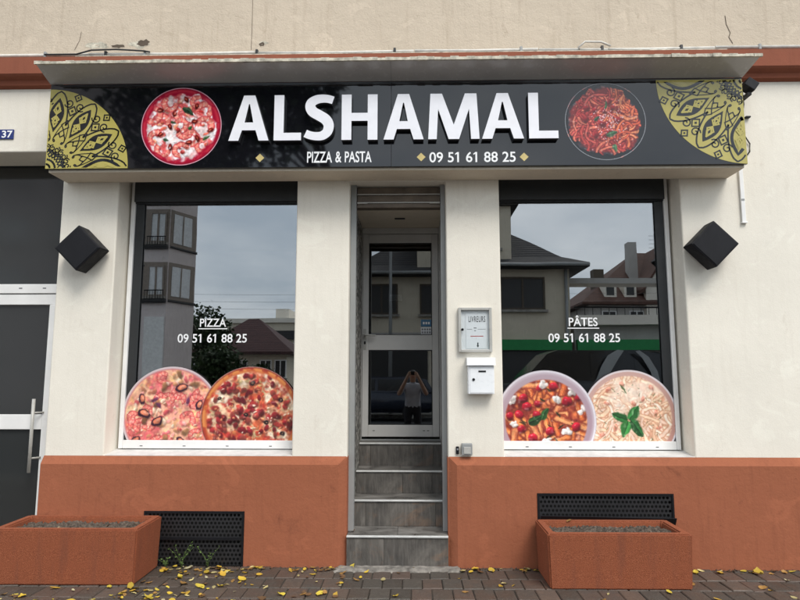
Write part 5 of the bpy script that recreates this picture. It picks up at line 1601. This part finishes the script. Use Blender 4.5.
tree(-10.9, -28, 5, ((-10.9, -28, 2.9), (.95, 1.0, 1.9)), 1.1, 1800, 7, 'low green tree behind the street', .2)
tree(-8.6, -21, 3, ((-8.6, -21, 1.5), (1.3, 1.0, 1.3)), .6, 3500, 8, 'dark green shrub before the apartment block', .17)
tree(-7.0, -22, 3, ((-7.1, -22.5, 1.05), (1.0, 1.0, .9)), .4, 2200, 9, 'dark green shrub beside the cream house', .17)
# lamp post
lp_ = thing('street_lamp', 'tall pale grey street lamp post on the far pavement', 'street lamp', (-.85, -15.8, 0))
MB().tube([(-.85, -15.8, 0), (-.85, -15.8, 7.4)], [.08, .05], 8).build('post', 'rail_grey', lp_); MB().tube([(-.85, -15.8, 7.35), (-.85, -15.2, 7.7), (-.85, -14.6, 7.75)], .035, 6).build('arm', 'rail_grey', lp_); bx('lamp_head', 'rail_grey', -.98, -.72, -14.8, -14.2, 7.68, 7.80, lp_, bev=.03)

for k, (yy, zz_) in enumerate(((-26.2, 4.9), (-26.3, 5.3), (-31, 6.3))):
    m_ = MB(); m_.tube([(-30 + i * 3, yy, zz_ + .25 * ((i - 10) / 10) ** 2) for i in range(21)], .006, 4)
    m_.build('overhead_wire', 'cable_black', label='thin black wire strung over the far side of the street, %s' % ('lower near one', 'upper near one', 'one by the far houses')[k], cat='wire', group='overhead wires')
# parked cars
def car(x0, y0, L, Hh, paint, label):
    c = thing('parked_car', label, 'car', (x0 + L / 2, y0, -.12), group='cars parked on the street')
    z0 = -.12; w = .86
    prof = [(0, .38), (.02, .72), (.06, .92), (.25, .98), (.33, 1.0), (.38, 1.0), (.97, .95), (.995, .72), (1.0, .40), (.94, .30), (.06, .30)]
    b_ = MB()
    def side(sc): return [(x0 + a * L, z0 + (bz_ if bz_ < .5 else bz_) * Hh / 1.5) for a, bz_ in prof]
    b_.prism(side(1), y0 - w, y0 + w); 
    bmesh.ops.bevel(b_.bm, geom=[e for e in b_.bm.edges if abs(e.verts[0].co.y - e.verts[1].co.y) < .01], offset=.07, segments=3, affect='EDGES')
    for f in b_.bm.faces: f.smooth = True
    bo = b_.build('body', paint, c)
    g_ = MB(); cab = [(.16, 1.0), (.30, 1.44), (.36, 1.5), (.80, 1.5), (.92, 1.42), (.985, .98)]
    for s_, yy in ((1, w - .13), (-1, -w + .13)): pass
    lo_ = [g_.bm.verts.new((x0 + a * L, y0 - (w - (.03 if z < 1.1 else .17)), z0 + z * Hh / 1.5)) for a, z in cab]; hi_ = [g_.bm.verts.new((x0 + a * L, y0 + (w - (.03 if z < 1.1 else .17)), z0 + z * Hh / 1.5)) for a, z in cab]
    for k in range(5): g_.bm.faces.new([lo_[k], lo_[k + 1], hi_[k + 1], hi_[k]])
    g_.bm.faces.new(lo_); g_.bm.faces.new(hi_); g_.build('cabin', paint, c)
    for s_ in (1, -1):
        for a, b2, t0, t1 in ((.235, .50, .335, .50), (.525, .74, .525, .74), (.765, .94, .765, .885)):
            q_ = MB(); zz0, zz1 = z0 + 1.04 * Hh / 1.5, z0 + 1.42 * Hh / 1.5
            ya, yb_ = y0 + s_ * (w - .040), y0 + s_ * (w - .142)
            q_.poly([(x0 + a * L, ya, zz0), (x0 + b2 * L, ya, zz0), (x0 + t1 * L, yb_, zz1), (x0 + t0 * L, yb_, zz1)]); q_.build('side_window', 'car_black', c)
        for fx in (.18, .80):
            wh = MB(); wh.tube([(x0 + fx * L, y0 + s_ * (w - .2), z0 + .32), (x0 + fx * L, y0 + s_ * (w + .015), z0 + .32)], .32, 20); wo = wh.build('wheel', 'rubber', c)
            wh = MB(); wh.tube([(x0 + fx * L, y0 + s_ * (w + .012), z0 + .32), (x0 + fx * L, y0 + s_ * (w + .025), z0 + .32)], .2, 16); wh.build('rim', 'steel', wo)
    for s_ in (.6, -.6): bx('headlight', 'clear_glass', x0 - .02, x0 + .06, y0 + s_ - .18, y0 + s_ + .18, z0 + .62, z0 + .76, c, bev=.02)
car(-3.4, -14.3, 4.2, 1.52, 'car_blue', 'dark blue saloon car parked across the street beside the lamp post')
car(2.0, -10.4, 4.6, 2.22, 'car_black', 'tall black van parked opposite the PÂTES window')
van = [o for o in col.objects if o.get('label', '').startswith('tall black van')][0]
for pts in ([(4.45, 1.10), (4.62, 1.22), (4.86, 1.55), (5.06, 1.86), (5.22, 2.08), (5.06, 2.10), (4.82, 1.96), (4.66, 1.70), (4.52, 1.38), (4.36, 1.18)], [(5.95, 1.12), (5.86, 1.55), (5.66, 1.90), (5.50, 2.06), (5.60, 2.08), (5.82, 1.92), (6.02, 1.58), (6.12, 1.12)]):  # added pale fins imitate the sky reflected in the van windscreen
    q = MB(); q.prism(pts, -9.52, -9.50); q.build('sky_glint', 'glint_grey', van)

# ================================================================== THE PHOTOGRAPHER (mirrored in the door)
def person():
    z0 = -0.12; px_, py_ = 0.0, -5.36
    J = {'pelvis': (0, 0, .93, .135), 'belly': (0, .0, 1.06, .128), 'chest': (0, -.01, 1.27, .142), 'neckb': (0, -.02, 1.43, .062), 'neck': (0, .0, 1.49, .056), 'head1': (0, .015, 1.555, .078), 'head2': (0, .015, 1.64, .096), 'head3': (0, .0, 1.715, .070),
         'shl': (-.17, -.01, 1.385, .070), 'ell': (-.29, .10, 1.20, .050), 'wrl': (-.115, .29, 1.555, .032), 'hal': (-.085, .325, 1.625, .030),
         'shr': (.17, -.01, 1.385, .070), 'elr': (.29, .10, 1.20, .050), 'wrr': (.115, .29, 1.555, .032), 'har': (.085, .325, 1.625, .030),
         'hil': (-.095, 0, .88, .105), 'knl': (-.11, .02, .48, .066), 'anl': (-.12, -.02, .09, .045), 'tol': (-.135, .13, .045, .036),
         'hir': (.095, 0, .88, .105), 'knr': (.11, .02, .48, .066), 'anr': (.12, -.02, .09, .045), 'tor': (.135, .13, .045, .036)}
    E_ = [('pelvis', 'belly'), ('belly', 'chest'), ('chest', 'neckb'), ('neckb', 'neck'), ('neck', 'head1'), ('head1', 'head2'), ('head2', 'head3')]
    for s_ in 'lr': E_ += [('chest', 'sh' + s_), ('sh' + s_, 'el' + s_), ('el' + s_, 'wr' + s_), ('wr' + s_, 'ha' + s_), ('pelvis', 'hi' + s_), ('hi' + s_, 'kn' + s_), ('kn' + s_, 'an' + s_), ('an' + s_, 'to' + s_)]
    for s_, sg in (('l', 1), ('r', -1)):      # fingers curl in behind and around the phone
        hx, hy_, hz_, _ = J['ha' + s_]
        for k in range(4):
            a, b = 'f%s%da' % (s_, k), 'f%s%db' % (s_, k)
            ln = (.055, .065, .062, .048)[k]
            J[a] = (hx + sg * .012, hy_ + .028, hz_ - .02 + k * .021, .0095); J[b] = (hx + sg * (.012 + ln * .7), hy_ + .040, hz_ - .015 + k * .020, .0080)
            E_ += [('ha' + s_, a), (a, b)]
        a, b = 'f%sta' % s_, 'f%stb' % s_
        J[a] = (hx + sg * .020, hy_ - .018, hz_ + .005, .0105); J[b] = (hx + sg * .052, hy_ - .016, hz_ + .022, .0090)
        E_ += [('ha' + s_, a), (a, b)]
    names = list(J); me = bpy.data.meshes.new('person')
    me.from_pydata([J[n][:3] for n in names], [(names.index(a), names.index(b)) for a, b in E_], [])
    o = bpy.data.objects.new('person', me); col.objects.link(o)
    md = o.modifiers.new('skin', 'SKIN')
    for v, n in zip(me.skin_vertices[0].data if me.skin_vertices else [], names): pass
    if not me.skin_vertices:
        bm = bmesh.new(); bm.from_mesh(me); bm.verts.layers.skin.verify(); bm.to_mesh(me); bm.free()
    for v, n in zip(me.skin_vertices[0].data, names):
        r_ = J[n][3]; v.radius = (r_ * (1.25 if n in ('pelvis', 'belly', 'chest') else 1), r_ * (.85 if n in ('pelvis', 'belly', 'chest') else 1)); v.use_root = (n == 'pelvis')
    sb = o.modifiers.new('sub', 'SUBSURF'); sb.levels = 2; sb.render_levels = 2
    bpy.context.view_layer.update()
    dg = bpy.context.evaluated_depsgraph_get()
    nm = bpy.data.meshes.new_from_object(o.evaluated_get(dg))
    o.modifiers.clear(); o.data = nm; nm.name = 'person'
    nm.materials.clear()
    for k in ('skin', 'shirt', 'trousers', 'hair', 'rubber'): nm.materials.append(M[k])
    for p in nm.polygons:
        c = p.center; p.use_smooth = True
        arm = abs(c.x) > .19 and c.z < 1.40 and c.z > 1.0
        if c.z < .10: p.material_index = 4
        elif c.z < .97: p.material_index = 2
        elif c.z > 1.47 and c.y < .22: p.material_index = 3 if (c.z > 1.655 or c.y < -.03) else 0
        elif c.y > .085 and abs(c.x) < .36 and (c.z > 1.30 or c.y > .13) or (abs(c.x) > .27): p.material_index = 0
        else: p.material_index = 1
    o.location = (px_, py_, z0)
    tag(o, 'person in grey t-shirt and dark trousers holding up a phone with both hands', 'person')
    # face: nose, eyes, ears in the skin of the head
    fc = MB()
    for sx in (-.034, .034): fc.box(sx - .013, sx + .013, .096, .106, 1.628, 1.640, .004)
    fe = fc.build('eyes', 'ink_dark', None); fe.parent = o
    fc = MB(); fc.tube([(0, .098, 1.640), (0, .118, 1.598), (0, .100, 1.590)], [.008, .013, .010], 8)
    for sx in (-1, 1): fc.tube([(sx * .090, .005, 1.600), (sx * .100, -.004, 1.625), (sx * .094, .0, 1.652)], [.008, .014, .009], 6)
    fe = fc.build('nose_and_ears', 'skin', None); fe.parent = o
    fc = MB(); fc.box(-.024, .024, .092, .098, 1.560, 1.568, .003); fe = fc.build('mouth', 'ink_red', None); fe.parent = o
person()
ph = thing('phone', 'dark smartphone held up in both hands by the photographer', 'phone', (0, -5.03, 1.47))
bx('case', 'black_metal', -.072, .072, -5.030, -5.022, 1.488, 1.556, ph, bev=.003)
bx('screen', 'shop_dark', -.068, .068, -5.0312, -5.0302, 1.492, 1.552, ph)
